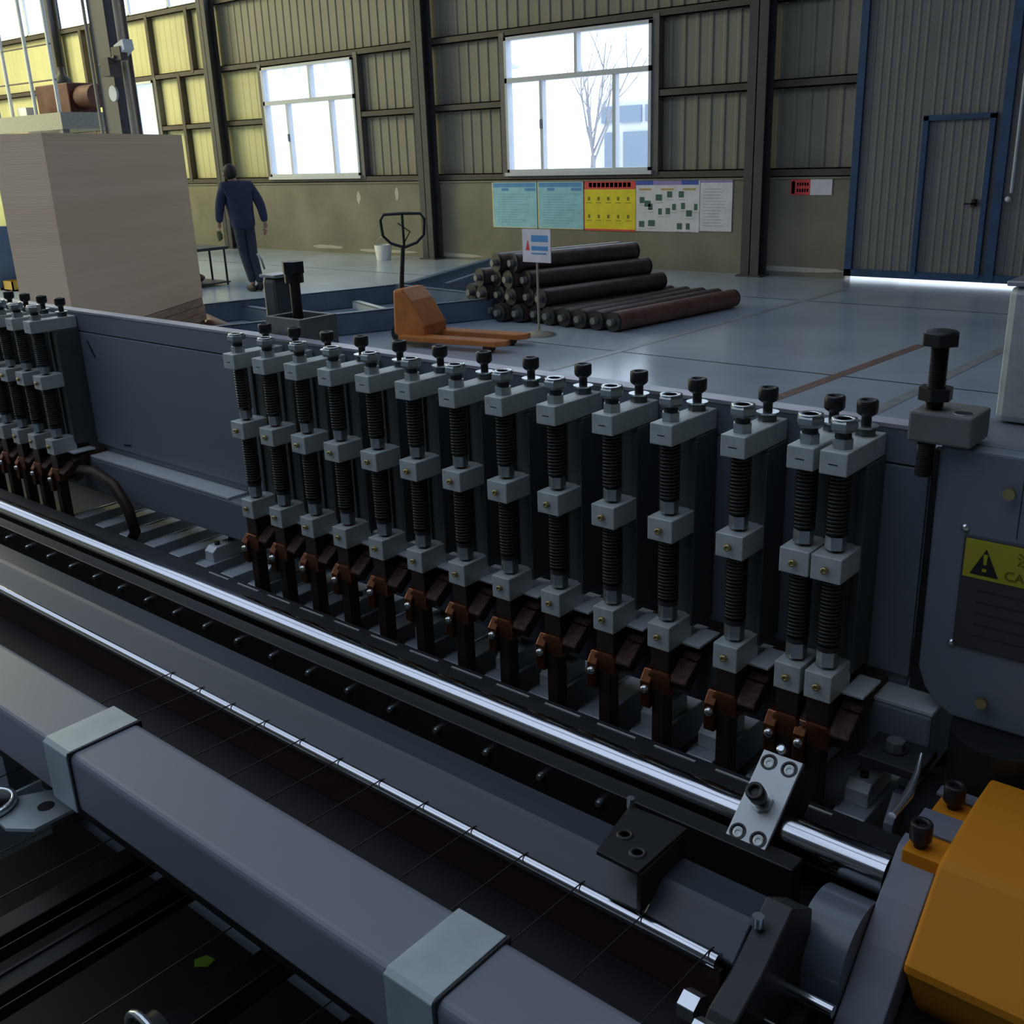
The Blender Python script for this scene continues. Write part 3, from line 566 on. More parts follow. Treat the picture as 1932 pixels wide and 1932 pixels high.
# ================================================================ PERSON
def skin_mesh(name, verts, edges, radii, m_, parent, sub=2, rootv=0):
    me = bpy.data.meshes.new(name); me.from_pydata(verts, edges, []); o = bpy.data.objects.new(name, me); COL.objects.link(o)
    me.materials.append(M[m_]); md = o.modifiers.new('skin', 'SKIN'); md.use_smooth_shade = True
    for i, r_ in enumerate(radii):
        sv = me.skin_vertices[0].data[i]; sv.radius = r_ if isinstance(r_, tuple) else (r_, r_); sv.use_root = (i == rootv)
    s = o.modifiers.new('sub', 'SUBSURF'); s.levels = sub; s.render_levels = sub; o.parent = parent; return o
pr = thing('person', 'person in a navy jacket and dark trousers walking away by the wall column', 'person', (-12.16, 8.65, 0))
pr.rotation_euler = (0, 0, math.atan2(.22, -.97)-PI/2)      # local +Y = walking direction
# joints: x right, y forward, z up.  trailing leg = right (x>0)
J = dict(pel=(0,0,.88), sp=(0,.03,1.02), ch=(0,.08,1.24), nk=(0,.13,1.40), nk2=(-.02,.15,1.45), hd=(-.035,.185,1.51), ht=(-.035,.18,1.60),
         hr=(.07,0,.86), kr=(.06,-.07,.47), ar=(.05,-.24,.10), tr_=(.05,-.13,.03), hl=(-.07,.01,.86), kl=(-.045,-.02,.48), al=(-.03,-.18,.11), tl=(-.03,-.07,.04),
         sr=(.185,.07,1.36), er=(.265,-.04,1.11), wr=(.27,-.10,.88), sl=(-.185,.11,1.36), el=(-.25,.14,1.10), wl=(-.24,.24,.90), pr_=(.27,-.10,.81), pl_=(-.24,.26,.83))
def chain(keys, rad):
    vs = [J[k] for k in keys]; return vs
def skel(segs, rad):
    keys = []; ed = []
    for s_ in segs:
        for i, k in enumerate(s_):
            if k not in keys: keys.append(k)
            if i: ed.append((keys.index(s_[i-1]), keys.index(k)))
    return [J[k] for k in keys], ed, [rad[k] for k in keys]
body = skin_mesh('body', *skel([['pel','sp','ch','nk','nk2','hd','ht'], ['pel','hr','kr','ar','tr_'], ['pel','hl','kl','al','tl'], ['ch','sr','er','wr','pr_'], ['ch','sl','el','wl','pl_']],
  dict(pel=(.12,.09), sp=(.115,.085), ch=(.14,.095), nk=(.055,.055), nk2=(.05,.05), hd=(.074,.088), ht=(.05,.06), hr=.08, kr=.05, ar=.032, tr_=.03, hl=.08, kl=.05, al=.032, tl=.03, sr=.05, er=.036, wr=.024, sl=.05, el=.036, wl=.024, pr_=(.018,.034), pl_=(.018,.034))), 'skin', pr)
J['hem'] = (0,-.005,.80)
skin_mesh('jacket', *skel([['hem','pel','sp','ch','nk'], ['ch','sr','er','wr'], ['ch','sl','el','wl']],
  dict(hem=(.165,.14), pel=(.18,.145), sp=(.18,.14), ch=(.19,.145), nk=(.08,.075), sr=.085, er=.068, wr=.052, sl=.085, el=.068, wl=.052)), 'navy', pr)
skin_mesh('trousers', *skel([['pel','hr','kr','ar'], ['pel','hl','kl','al']], dict(pel=(.10,.09), hr=.092, kr=.068, ar=.055, hl=.092, kl=.068, al=.055)), 'trouser', pr)
def lobj(name, mb, m_, parent): 
    me = bpy.data.meshes.new(name); me.from_pydata(mb.v, [], mb.f); me.polygons.foreach_set('use_smooth', mb.sm); me.materials.append(M[m_]); o = bpy.data.objects.new(name, me); COL.objects.link(o); o.parent = parent; return o
for k, (x, y, t) in enumerate(((.05, -.17, -0.35), (-.03, -.10, 0))):
    bm = bmesh.new(); bmesh.ops.create_uvsphere(bm, u_segments=16, v_segments=10, radius=1)
    for v in bm.verts:
        c = v.co.copy(); zz = max(c.z, -.5)*.055*(1.25 if c.y < 0 else .85); yy = c.y*.14; xx = c.x*.05
        v.co = Vector((x+xx, y+yy, .035+zz+(max(0, -c.y)*.06 if k == 0 else 0)))
        v.co.z = max(v.co.z, 0.0)
    for f in bm.faces: f.smooth = True
    me = bpy.data.meshes.new('shoe'); bm.to_mesh(me); bm.free(); me.materials.append(M['shoe']); o = bpy.data.objects.new('shoe', me); COL.objects.link(o); o.parent = pr
bm = bmesh.new(); bmesh.ops.create_uvsphere(bm, u_segments=20, v_segments=14, radius=1)
for v in bm.verts:
    c = v.co; cut = -.9 if c.y < .15 else .35
    v.co = Vector((-.035+c.x*.090, .168+c.y*.102, 1.548+max(c.z, cut)*.108))
for f in bm.faces: f.smooth = True
me = bpy.data.meshes.new('hair'); bm.to_mesh(me); bm.free(); me.materials.append(M['hair']); o = bpy.data.objects.new('hair', me); COL.objects.link(o); o.parent = pr
fc = MB(); fc.cyl((-.045,.278,1.515), (-.05,.305,1.502), .012, 8, .016); lobj('nose', fc, 'skin', pr)
for sx in (-1, 1):
    e_ = MB(); e_.lathe([(.001,-.006),(.011,0),(.001,.006)], (-.04+sx*.032,.269,1.532), 'y', 10); lobj('eye', e_, 'hair', pr)
    e_ = MB(); e_.lathe([(.004,-.01),(.024,-.006),(.026,.004),(.01,.01)], (-.035+sx*.088,.173,1.525), 'x', 10); lobj('ear', e_, 'skin', pr)
e_ = MB(); e_.box((-.06,.269,1.478), (-.02,.277,1.483)); lobj('mouth', e_, 'red', pr)
for (px, py, pz), s_ in ((J['pr_'], 1), (J['pl_'], -1)):
    vs = [(px, py, pz)]; ed = []; rd = [.016]
    for q, (oy, ln) in enumerate(((-.028,.052),(-.009,.062),(.010,.058),(.027,.045))):
        b0 = len(vs); vs += [(px, py+oy, pz-.035), (px-s_*.010, py+oy+.006, pz-.035-ln*.6), (px-s_*.026, py+oy+.012, pz-.035-ln)]; ed += [(0, b0), (b0, b0+1), (b0+1, b0+2)]; rd += [.0085, .008, .0065]
    b0 = len(vs); vs += [(px-s_*.012, py+.035, pz-.005), (px-s_*.022, py+.048, pz-.04)]; ed += [(0, b0), (b0, b0+1)]; rd += [.010, .008]
    skin_mesh('hand', vs, ed, rd, 'skin', pr, 1)
bm = bmesh.new(); bmesh.ops.create_icosphere(bm, subdivisions=3, radius=1)
rz = pr.rotation_euler.z; hx, hy, hz = -.24, .28, .735
for v in bm.verts: 
    c = v.co; v.co = Vector((c.x*.035+.006*math.sin(8*c.z), c.y*.06+.01*math.sin(5*c.z), c.z*.075))
for f in bm.faces: f.smooth = True
me = bpy.data.meshes.new('work_gloves'); bm.to_mesh(me); bm.free(); me.materials.append(M['glove']); o = bpy.data.objects.new('work_gloves', me); COL.objects.link(o)
o.location = pr.location+Matrix.Rotation(rz, 3, 'Z') @ Vector((hx, hy, hz)); o.rotation_euler = (0, 0, rz)
tag(o, 'dark olive rag held in the left hand of the person', 'rag')
#@@MACHINE@@
# ================================================================ THE WELDING MACHINE
ZB = 1.300; YF = 1.537
# press beam
pb = thing('press_beam', 'long grey press beam carrying the row of welding heads', 'machine beam', (-2.2, 1.57, 0.89))
XA, XE = -5.2, -0.505
box('top_strip', (XA, 1.5375, 1.296), (XE+.02, 1.575, 1.302), 'strip', pb)
m = MB(); m.box((XA, 1.548, .866), (XE, 1.572, 1.2955)); m.build('back_plate', 'paint2', pb)
m = MB(); m.box((XA, YF, 0.887), (XE+.005, YF+.010, 1.238)); m.build('cover_plate', 'paint2', pb, .002)
m = MB(); m.box((XA, YF+.002, 1.241), (XE, YF+.009, 1.296)); m.build('upper_band', 'paint2', pb, .001)
for (a, b) in (((-3.02, 1.215), (-2.985, 1.165)), ((-2.90, .885+.02), (-2.86, .91))):
    MB().bar((a[0], YF-.0006, a[1]), (b[0], YF-.0006, b[1]), .004, .004).build('scuff_mark', 'black', pb)
box('dark_gap_filler', (XE+.006, 1.545, .866), (-.44, 1.565, 1.270), 'black', pb)  # black sheet added behind the gap to keep it dark
MB().cyl((-2.268, YF-.012, 1.045), (-2.268, YF, 1.045), .008, 10).build('stud', 'brass', pb)

# one welding head; group of parts authored at x = 0
GH = 'spring-loaded welding heads along the press beam'
def make_head(label):
    x = 0.0; t = thing('welding_head', label, 'welding head', (0, 1.42, 0.66), GH)
    w2 = .0215
    m = MB(); m.box((-w2, 1.392, 1.252), (w2, 1.536, 1.288)); m.build('top_arm', 'steel_block', t, .0018)
    m = MB(); m.box((-.007, 1.3914, 1.268), (.007, 1.3921, 1.2695)); m.build('scribe_mark', 'black', t)
    m = MB(); m.lathe([(.016,1.288),(.016,1.303),(.012,1.3035)], (0,1.422,0), 'z', 6, False); m.build('lock_nut', 'steel', t, .001)
    m = MB(); m.cyl((0,1.422,1.303), (0,1.422,1.312), .012, 16); m.build('spindle', 'darkiron', t)
    m = MB(); m.lathe([(.0130,1.311),(.0195,1.314),(.0215,1.318),(.0215,1.327),(.0185,1.331),(.0095,1.331),(.0095,1.322)], (0,1.422,0), 'z', 6, False)
    nut = m.build('adjusting_nut', 'steel', t, .001)
    m = MB(); m.lathe([(.0185,1.3312),(.0185,1.3325),(.0110,1.3325),(.0110,1.3312)], (0,1.422,0), 'z', 24); m.build('nut_rim', 'bright', nut)
    # rear cap screw with nut and washer
    m = MB(); m.hexa((0,1.505), .026, 1.288, 1.301); m.build('rear_nut', 'plate_green', t, .001)
    m = MB(); m.cyl((0,1.505,1.3005), (0,1.505,1.3035), .0185, 20); m.build('washer', 'bright', t)
    cs = MB(); cs.cyl((0,1.505,1.30), (0,1.505,1.322), .0078, 12); cs.lathe([(.009,1.318),(.0145,1.322),(.0160,1.325),(.0160,1.341),(.0145,1.343),(.009,1.343),(.008,1.334)], (0,1.505,0), 'z', 20); cs.build('cap_screw', 'black', t)
    # slide behind the springs
    m = MB(); m.box((-.024, 1.468, .900), (.024, 1.5365, 1.251)); m.build('slide', 'plate_green', t, .0015)
    m = MB(); m.box((-.026, 1.462, .905), (-.014, 1.470, 1.245)); m.box((.014, 1.462, .905), (.026, 1.470, 1.245)); m.build('slide_gib', 'plate_green', t, .001)
    # rod, springs, nuts, blocks
    m = MB(); m.cyl((0,1.422,.880), (0,1.422,1.255), .008, 12); m.build('rod', 'spring', t)
    sp = MB(); sp.helix((0,1.422), .0150, .0026, 1.152, 1.251, 16, 12, 5); sp.build('spring', 'spring', t)
    sp = MB(); sp.helix((0,1.422), .0160, .0027, .968, 1.082, 18, 12, 5); sp.build('spring', 'spring', t)
    MB().hexa((0,1.422), .028, 1.129, 1.150).build('upper_nut', 'steel', t, .0012)
    m = MB(); m.box((-.0245, 1.392, 1.083), (.0245, 1.468, 1.124)); mid = m.build('middle_block', 'steel_block', t, .0018)
    m = MB(); m.lathe([(.0022,-.004),(.0028,-.0058),(.0055,-.0055),(.0058,0),(.004,.001)], (0,1.390,1.103), 'y', 12); m.build('brass_screw', 'brass', mid)
    MB().hexa((0,1.422), .030, .932, .958).build('lower_nut', 'steel', t, .0012); m = MB(); m.cyl((0,1.422,.958), (0,1.422,.9665), .017, 16); m.build('spring_seat', 'darkiron', t)
    m = MB(); m.box((-.0225, 1.392, .880), (.0225, 1.468, .927)); lb = m.build('lower_block', 'steel_block', t, .0018)
    m = MB(); m.lathe([(.0022,-.004),(.0028,-.0058),(.0055,-.0055),(.0058,0),(.004,.001)], (0,1.390,.905), 'y', 12); m.build('brass_screw', 'brass', lb)
    m = MB(); m.box((-.0195, 1.398, .835), (.0195, 1.458, .880)); m.build('insulator', 'copper_dark', t, .002)
    # electrode holder and bar
    m = MB(); m.prism([(-.022,.795),(-.022,.828),(-.012,.836),(.020,.836),(.026,.826),(.026,.795)], 'y', 1.392, 1.44); m.build('copper_clamp', 'copper', t, .003)
    m = MB(); m.prism([(1.385,.812),(1.400,.832),(1.436,.832),(1.436,.76),(1.385,.76)], 'x', -.033, -.012); m.build('copper_cheek', 'copper', t, .002)
    m = MB(); m.lathe([(.0085,.008),(.0085,.0),(.0065,-.005),(.003,-.006)], (-.0225,1.385,.797), 'y', 14); m.build('clamp_bolt', 'bright', t)
    m = MB(); m.box((-.013, 1.394, .668), (.013, 1.424, .80)); m.build('electrode', 'copper_dark', t, .002)
    # flexible copper band running back to the bus beam
    P = [(1.400,.815),(1.44,.845),(1.475,.862),(1.53,.864),(1.545,.858)]
    vs = []
    m = MB()
    for a, b in zip(P[:-1], P[1:]): m.bar((.038,a[0],a[1]), (.038,b[0],b[1]), .036, .026)
    m.build('copper_band', 'braid', t, .003)
    m = MB(); m.box((.022, 1.436, .879), (.058, 1.508, .884)); m.build('clamp_plate', 'alu', t, .001)
    return t
xs_ = [-.590, -.642, -.754, -.885, -1.003, -1.126, -1.250, -1.370, -1.492, -1.612, -1.733, -1.848, -1.965, -2.078]
def hlabel(i):
    if i == 1: return 'welding head nearest the right end of the beam'
    return 'welding head, %s from the right along the beam' % ORD[i]
h0 = make_head(hlabel(1)); index_kids(h0)
for i, x in enumerate(xs_):
    if i == 0: h0.location = (x, 1.42, .66)
    else: dup(h0, (x, 1.42, .66), hlabel(i+1))
lx = [-3.085, -3.20, -3.31, -3.42, -3.54]
for i, x in enumerate(lx): dup(h0, (x, 1.42, .66), 'welding head of the far left cluster, %s from its right' % ORD[i+1])

# lower bus beam (silver top, grey body)
lb = thing('bus_beam', 'square beam with a pale milled top strip below the press beam', 'machine beam', (-2.2, 1.53, .74))
m = MB(); m.box((XA, 1.486, .745), (-.44, 1.60, .857)); m.build('tube', 'paint2', lb, .006)
for a, b in ((XA, -3.40), (-3.17, -2.30), (-.60, -.44)):
    box('milled_strip', (a, 1.487, .857), (b, 1.560, .864), 'alu', lb, .001)
# ledge under the electrodes
ld = thing('support_ledge', 'dull flat steel ledge between shaft and electrodes', 'steel bar', (-2.2, 1.34, .66))
m = MB(); m.box((XA, 1.300, .655), (-.40, 1.384, .700)); m.build('bar', 'darkiron', ld, .002)
for i in range(14): box('edge_dash', (-2.25+.125*i, 1.366, .700), (-2.25+.125*i+.085, 1.370, .7022), 'steel_block', ld)  # row of short pale dashes along the ledge edge
# lower electrode carriers
GC = 'electrode carriers under the heads'
cx_ = [-.535, -.695, -.815, -.940, -1.062, -1.188, -1.308, -1.430, -1.552, -1.672, -1.790, -1.908, -2.02, -2.14, -2.26, -2.38, -2.51, -2.64, -2.78, -2.92, -3.06]
def make_carrier(label, clamp):
    t = thing('electrode_carrier', label, 'electrode carrier', (0, 1.55, .60), GC)
    m = MB(); m.prism([(1.405,.60),(1.405,.655),(1.425,.672),(1.74,.672),(1.74,.60)], 'x', -.027, .027); m.build('body', 'carrier', t, .002)
    m = MB(); m.box((-.027, 1.43, .672), (-.022, 1.73, .6745)); m.build('edge_strip', 'bright', t)
    if clamp:
        m = MB(); m.prism([(1.455,.672),(1.455,.700),(1.47,.712),(1.545,.712),(1.56,.700),(1.56,.672)], 'x', -.022, .018); c_ = m.build('clamp_block', 'alu', t, .002)
        for y in (1.485, 1.53):
            m = MB(); m.lathe([(.0075,.712),(.0075,.7205),(.0045,.721),(.0045,.717)], (-.002,y,0), 'z', 14); m.build('socket_screw', 'black', c_)
    return t
def clabel(i): return 'grey electrode carrier on the machine bed, %s from the right' % ORD[i]
c1 = make_carrier(clabel(1), True); c2 = make_carrier(clabel(2), False); index_kids(c1); index_kids(c2)
for i, x in enumerate(cx_):
    if i == 0: c1.location = (x, 1.55, .60)
    elif i == 1: c2.location = (x, 1.55, .60)
    else: dup(c1 if i in (2, 3, 5, 6, 8, 10, 13, 15) else c2, (x, 1.55, .60), clabel(i+1))
# dark machine bed below everything
bed = thing('machine_bed', 'dark machine bed under the carriers and rails', 'machine bed', (-2.2, 1.3, 0))
m = MB(); m.box((XA, 1.42, .50), (-.30, 1.78, .599)); m.build('rear_sill', 'darkiron', bed, .003)
box('back_sheet', (XA, 1.765, .600), (-.30, 1.775, .84), 'darkiron', bed)
box('red_strip', (-1.4, 1.405, .605), (-.46, 1.42, .640), 'red', bed)
for x in (-5.0, -2.6, -.15): box('leg', (x-.07, 1.5, 0), (x+.07, 1.70, .5), 'paint', bed, .004)
m = MB(); m.box((XA, 1.10, .30), (-.12, 1.42, .598)); m.box((XA, .98, .30), (-.12, 1.10, .34)); m.build('bed_plate', 'darkiron', bed)
for x in (-5.0, -2.6, -.15): box('leg', (x-.07, .98, 0), (x+.07, 1.12, .3), 'paint', bed, .004)

# ground shaft
sh = thing('ground_shaft', 'long polished round steel shaft running the length of the machine', 'shaft', (-2.5, 1.233, .71))
m = MB(); m.cyl((XA, 1.233, .740), (-.3985, 1.233, .740), .0300, 48); m.build('shaft', 'chrome', sh)
# black bar with screws
kb = thing('black_bar', 'long black flat bar with small bright screws below the shaft', 'steel bar', (-2.5, 1.17, .60))
m = MB(); m.box((XA, 1.150, .600), (-.505, 1.185, .748)); m.build('bar', 'black', kb, .002)
for i in range(19):
    x = -.835-.122*i
    m = MB(); m.cyl((x, 1.142, .722), (x, 1.150, .722), .0062, 10); m.cyl((x,1.139,.722), (x,1.142,.722), .0045, 8); m.build('screw', 'bright', kb)
# grey-blue guide rail
gr_ = thing('guide_rail', 'dark blue-grey square guide rail above the wire ends', 'rail', (-2.5, 1.0, .72))
m = MB(); m.prism([(.963,.722),(.958,.726),(.958,.731),(1.001,.764),(1.009,.768),(1.058,.768),(1.064,.764),(1.064,.722)], 'x', XA, -.640); m.build('rail', 'profile', gr_, .003, )
m = MB(); m.prism([(.963,.722),(.958,.726),(.958,.731),(1.001,.764),(1.009,.768),(1.058,.768),(1.064,.764),(1.064,.722)], 'x', -.630, -.490); m.build('rail_end', 'profile', gr_, .003)
# black clip plate on rail
cp = thing('clip_plate', 'black sheet clip with two holes lying over the guide rail', 'bracket', (-.67, 1.01, .80))
m = MB(); P = [(-.700,.952),(-.630,.950),(-.628,1.070),(-.722,1.066)]; m.prism(P, 'z', .804, .811); m.build('plate', 'black', cp, .001)
m = MB(); m.box((-.634,.952,.745), (-.627,1.065,.806)); m.build('lip', 'black', cp, .001)
for x, y in ((-.688,1.004), (-.652,.982)):
    m = MB(); m.lathe([(.0125,.811),(.0115,.8135),(.0075,.8135),(.007,.811)], (x,y,0), 'z', 18); m.build('hole_rim', 'darkiron', cp)
m = MB(); m.cyl((-.722,1.068,.805), (-.722,1.068,.822), .006, 10); m.build('pin', 'bright', cp)
# thin polished rod with wires over it
tr2 = thing('wire_support_rod', 'thin polished rod that the wires rest on', 'rod', (-1.5, .981, .688))
m = MB(); m.cyl((XA, .9455, .737), (-.505, .9455, .737), .0118, 24); m.build('rod', 'chrome', tr2)
ra = thing('angle_seat', 'dark red angle below the support rod', 'steel bar', (-1.5, .99, .64))
m = MB(); m.box((XA, .990, .600), (-.50, 1.10, .655)); m.box((XA,.942,.659), (-.50,.950,.7265)); m.build('angle', 'dkred', ra, .001)
# dark table plate under the wires
tp = thing('table_plate', 'wide black table plate under the wires with a painted edge highlight', 'table plate', (-1.8, .80, .64))
m = MB(); m.box((XA, .655, .640), (-.36, .972, .658)); m.build('plate', mat('table_black', (.011,.012,.014), .75, 0, .2, 5, spec=0.2), tp, .001)
box('edge_highlight', (XA, .9695, .658), (-.40, .9722, .6592), 'steel_block', tp)  # pale strip laid on as the highlight along the plate edge
# front beam and its clamps
fb = thing('front_beam', 'thick light grey square tube beam crossing the foreground', 'machine beam', (-1.8, .62, .80))
m = MB(); m.box((XA, .562, .800), (-.10, .676, .900)); m.build('tube', 'paint', fb, .011, 4)
for q, (x0, x1, lb_) in enumerate(((-1.446, -1.374, 'bare steel strap clamp on the front beam, left one'), (-.692, -.620, 'bare steel strap clamp on the front beam, right one near the bottom edge'))):
    t = thing('strap_clamp', lb_, 'clamp', ((x0+x1)/2, .62, .795), 'strap clamps on the front beam')
    m = MB(); o_ = .0045
    m.prism([(.562-o_,.800),(.562-o_,.898),(.568-o_+.001,.9035),(.676,.9045),(.676+o_,.899),(.676+o_,.800),(.6765,.800),(.6765,.9005),(.5615,.9005),(.5615,.800)], 'x', x0, x1)
    m.build('strap', 'galv', t, .001)
    box('weld_edge', (x1, .5585, .800), (x1+.004, .6800, .9035), 'darkiron', t, .0015)
# longitudinal wires under the front beam
GWR = 'steel wires over the support rod'
for i in range(13):
    x = (-.535-.1060*i)*.966
    m = MB(); m.tube([(x-.012, .30, .7505), (x-.008, .62, .7503), (x-.001, .90, .7502), (x, .945, .7502), (x+.001, .953, .7490)], .0011, 6); o = m.build('steel_wire', 'wire')
    tag(o, 'thin dark wire across the support rod, %s from the right' % ORD[i+1], 'wire', GWR)

# shaft bracket: black block with pale plate and screws
sb = thing('shaft_bracket', 'pale milled plate with four sunk screws bolted over the shaft', 'bracket', (-.60, 1.23, .66))
R_ = Matrix(((1,0,0),(0,.786,-.617),(0,.617,.786))); C_ = Vector((-.588, 1.2215, .790))
def tilt(m):
    m.v = [tuple(C_+R_ @ Vector(v)) for v in m.v]; return m
tilt(MB().box((-.028,-.068,-.105), (.028,.068,-.0075))).build('block', 'black', sb, .002)
tilt(MB().box((-.032,-.0745,-.007), (.032,.0745,0))).build('plate', 'alu', sb, .001)
for u in (-.0165, .0165):
    for v in (-.058, .058):
        tilt(MB().lathe([(.0130,-.004),(.0130,.0003),(.0127,.0004),(.0078,.0003),(.0078,-.003)], (u,v,0), 'z', 24)).build('counterbore', 'black', sb)
        tilt(MB().lathe([(.0078,-.004),(.0078,.0007),(.0040,.0009),(.0036,-.002)], (u+.001,v-.0022,0), 'z', 18)).build('socket_screw', 'steel_block', sb)
tilt(MB().cyl((0,-.004,0), (0,-.004,.009), .0175, 6, smooth=False)).build('nut', 'steel', sb, .001)
tilt(MB().lathe([(.0085,.006),(.0085,.022),(.0130,.023),(.0140,.025),(.0140,.046),(.0130,.0475),(.0080,.0475),(.0070,.040)], (0,-.004,0), 'z', 22)).build('cap_screw', 'black', sb)
tilt(MB().lathe([(.007,-.004),(.007,.006),(.004,.0065)], (-.006,.083,0), 'z', 16)).build('pin', 'bright', sb)

# dark side bracket sweeping to the front at the right
db = thing('side_bracket', 'black slanting side bracket between rails and grey guard', 'bracket', (-.50, 1.0, .4))
m = MB(); m.prism([(1.040,.786),(1.10,.745),(1.10,.60),(.86,.56),(.84,.66),(.895,.713),(.961,.737),(.985,.752)], 'x', -.4895, -.450); m.build('arm', 'black', db, .003)
m = MB(); m.prism([(1.19,.60),(1.19,.30),(.80,.30),(.80,.62)], 'x', -.50, -.43); m.build('web', 'darkiron', db, .002)
m = MB(); m.cyl((-.52,1.10,.71), (-.50,1.10,.71), .016, 18); m.build('pivot', 'darkiron', db)
for (x, y, z) in ((-.512, .905, .690), (-.470, .86, .705)):
    m = MB(); m.cyl((x-.018, y, z), (x+.006, y, z), .020, 6, smooth=False); m.build('hex_bolt', 'bright', db, .001)
m = MB(); m.cyl((-.48,1.00,.770), (-.48,1.00,.785), .008, 12); m.build('small_screw', 'bright', db)
# painted drum
dr = thing('roller_drum', 'blue-grey painted drum between bracket and guard', 'drum', (-.43, 1.05, .4))
m = MB(); m.cyl((-.466,1.152,.653), (-.397,1.152,.653), .079, 48); m.build('drum', mat('drum_paint', (.13,.155,.185), .26, 0, .1, 4), dr, .004)
m = MB(); m.cyl((-.476,1.152,.650), (-.466,1.152,.650), .04, 24); m.build('hub', 'darkiron', dr)
m = MB(); m.cyl((-.455,1.045,.650), (-.39,1.045,.650), .009, 14); m.build('tie_rod', 'chrome', dr)
# grey guard strip following a curve
gg = thing('curved_guard', 'curved light grey guard bar in front of the orange cover', 'guard', (-.37, 1.15, .3))
prof = [(1.275,.790),(1.249,.786),(1.191,.738),(1.144,.694),(1.112,.660),(1.061,.610),(1.01,.555),(.97,.50),(.94,.44)]
inner = [(y+.055*c_, z-.055*s_) for (y, z), c_, s_ in zip(prof, (.1,.3,.6,.65,.7,.7,.7,.75,.8), (1,.98,.75,.7,.7,.7,.7,.65,.6))]
m = MB(); m.prism(prof+inner[::-1], 'x', -.396, -.338); m.build('guard', 'paint', gg, .002)
# orange cover
oc = thing('orange_cover', 'orange bent sheet cover at the lower right corner', 'cover', (-.22, 1.3, .3))
prof = [(1.415,.832),(1.345,.832),(1.212,.817),(1.200,.811),(1.105,.719),(1.104,.708),(1.118,.690),(1.21,.53),(1.415,.50)]
m = MB(); m.prism(prof, 'x', -.328, -.150); m.build('cover', 'orange', oc, .006, 4)
m = MB(); m.box((-.385,1.232,.770), (-.3285,1.41,.792)); m.build('flange', 'orange', oc, .002)
m = MB(); m.box((-.30,1.22,.0), (-.16,1.38,.52)); m.build('stand', 'black', oc)
for (x, y, lb_) in ((-.368, 1.252, 0), (-.362, 1.368, 1)):
    m = MB(); m.cyl((x,y,.792), (x,y,.806), .0085, 14); m.lathe([(.013,.802),(.0150,.805),(.0150,.829),(.0138,.831),(.0085,.831),(.008,.824)], (x,y,0), 'z', 22); m.build('cap_screw', 'black', oc)
for (y0, y1) in ((1.283, 1.338), (1.384, 1.408)):
    m = MB(); m.box((-.392,y0,.792), (-.334,y1,.797)); m.build('spacer', 'paint', oc, .001)

# right-hand housing plate with placard
sp_ = thing('side_housing', 'large grey side plate at the right end of the press beam', 'machine housing', (-.30, 1.50, .85))
m = MB(); m.prism([(-.476,1.290),(-.474,.93),(-.462,.90),(-.444,.878),(-.418,.862),(-.12,.862),(-.12,1.290)], 'y', 1.500, 1.534); m.build('plate', 'paint2', sp_, .004)
m = MB(); m.box((-.472,1.535,1.275), (-.12,1.70,1.290)); m.build('top_plate', 'paint', sp_, .002)
for x, z in ((-.372,1.238), (-.373, .905)):
    m = MB(); m.lathe([(.0085,-.007),(.0085,0),(.005,.001)], (x,1.493,z), 'y', 14); m.build('screw', 'brass', sp_)
m = MB(); m.box((-.358,1.4993,1.17), (-.357,1.5002,1.285)); m.build('seam', 'black', sp_)
pc = thing('warning_placard', 'warning placard with a yellow band and black triangle', 'sign', (-.36, 1.4985, .98))
m = MB(); m.box((-.427,1.4955,.985), (-.20,1.4995,1.163)); m.build('board', 'placard', pc, .003)
m = MB(); m.box((-.4235,1.4945,1.100), (-.20,1.4958,1.160)); m.build('yellow_band', 'yellow', pc, .001)
m = MB(); m.prism([(-.4135,1.1065),(-.3735,1.1065),(-.3935,1.1480)], 'y', 1.4938, 1.4944); tri = m.build('triangle', 'black', pc)
m = MB(); m.prism([(-.3955,1.124),(-.3915,1.124),(-.3905,1.140),(-.3965,1.140)], 'y', 1.4932, 1.4937); m.build('exclamation_stroke', 'yellow', tri)
m = MB(); m.prism([(-.3965,1.1130),(-.3905,1.1130),(-.3905,1.1175),(-.3965,1.1175)], 'y', 1.4932, 1.4937); m.build('exclamation_dot', 'yellow', tri)
M['olive_text'] = mat('olive_lettering', (.16,.15,.01), .6)
text('lettering', 'CAUTION', (-.366, 1.4940, 1.1135), .020, 'olive_text', pc); text('lettering', '\u6ce8\u610f', (-.352, 1.4940, 1.140), .022, 'olive_text', pc)
for i in range(5): box('text_line', (-.40, 1.4950, 1.08-.018*i), (-.24, 1.4956, 1.083-.018*i), mat('placard_ink', (.035,.035,.035), .6), pc)
for x, z in ((-.4285,1.1725), (-.4285,.986)):
    m = MB(); m.lathe([(.0015,-.004),(.006,-.002),(.0065,.0)], (x,1.4995,z), 'y', 14); m.build('rivet', 'bright', pc)
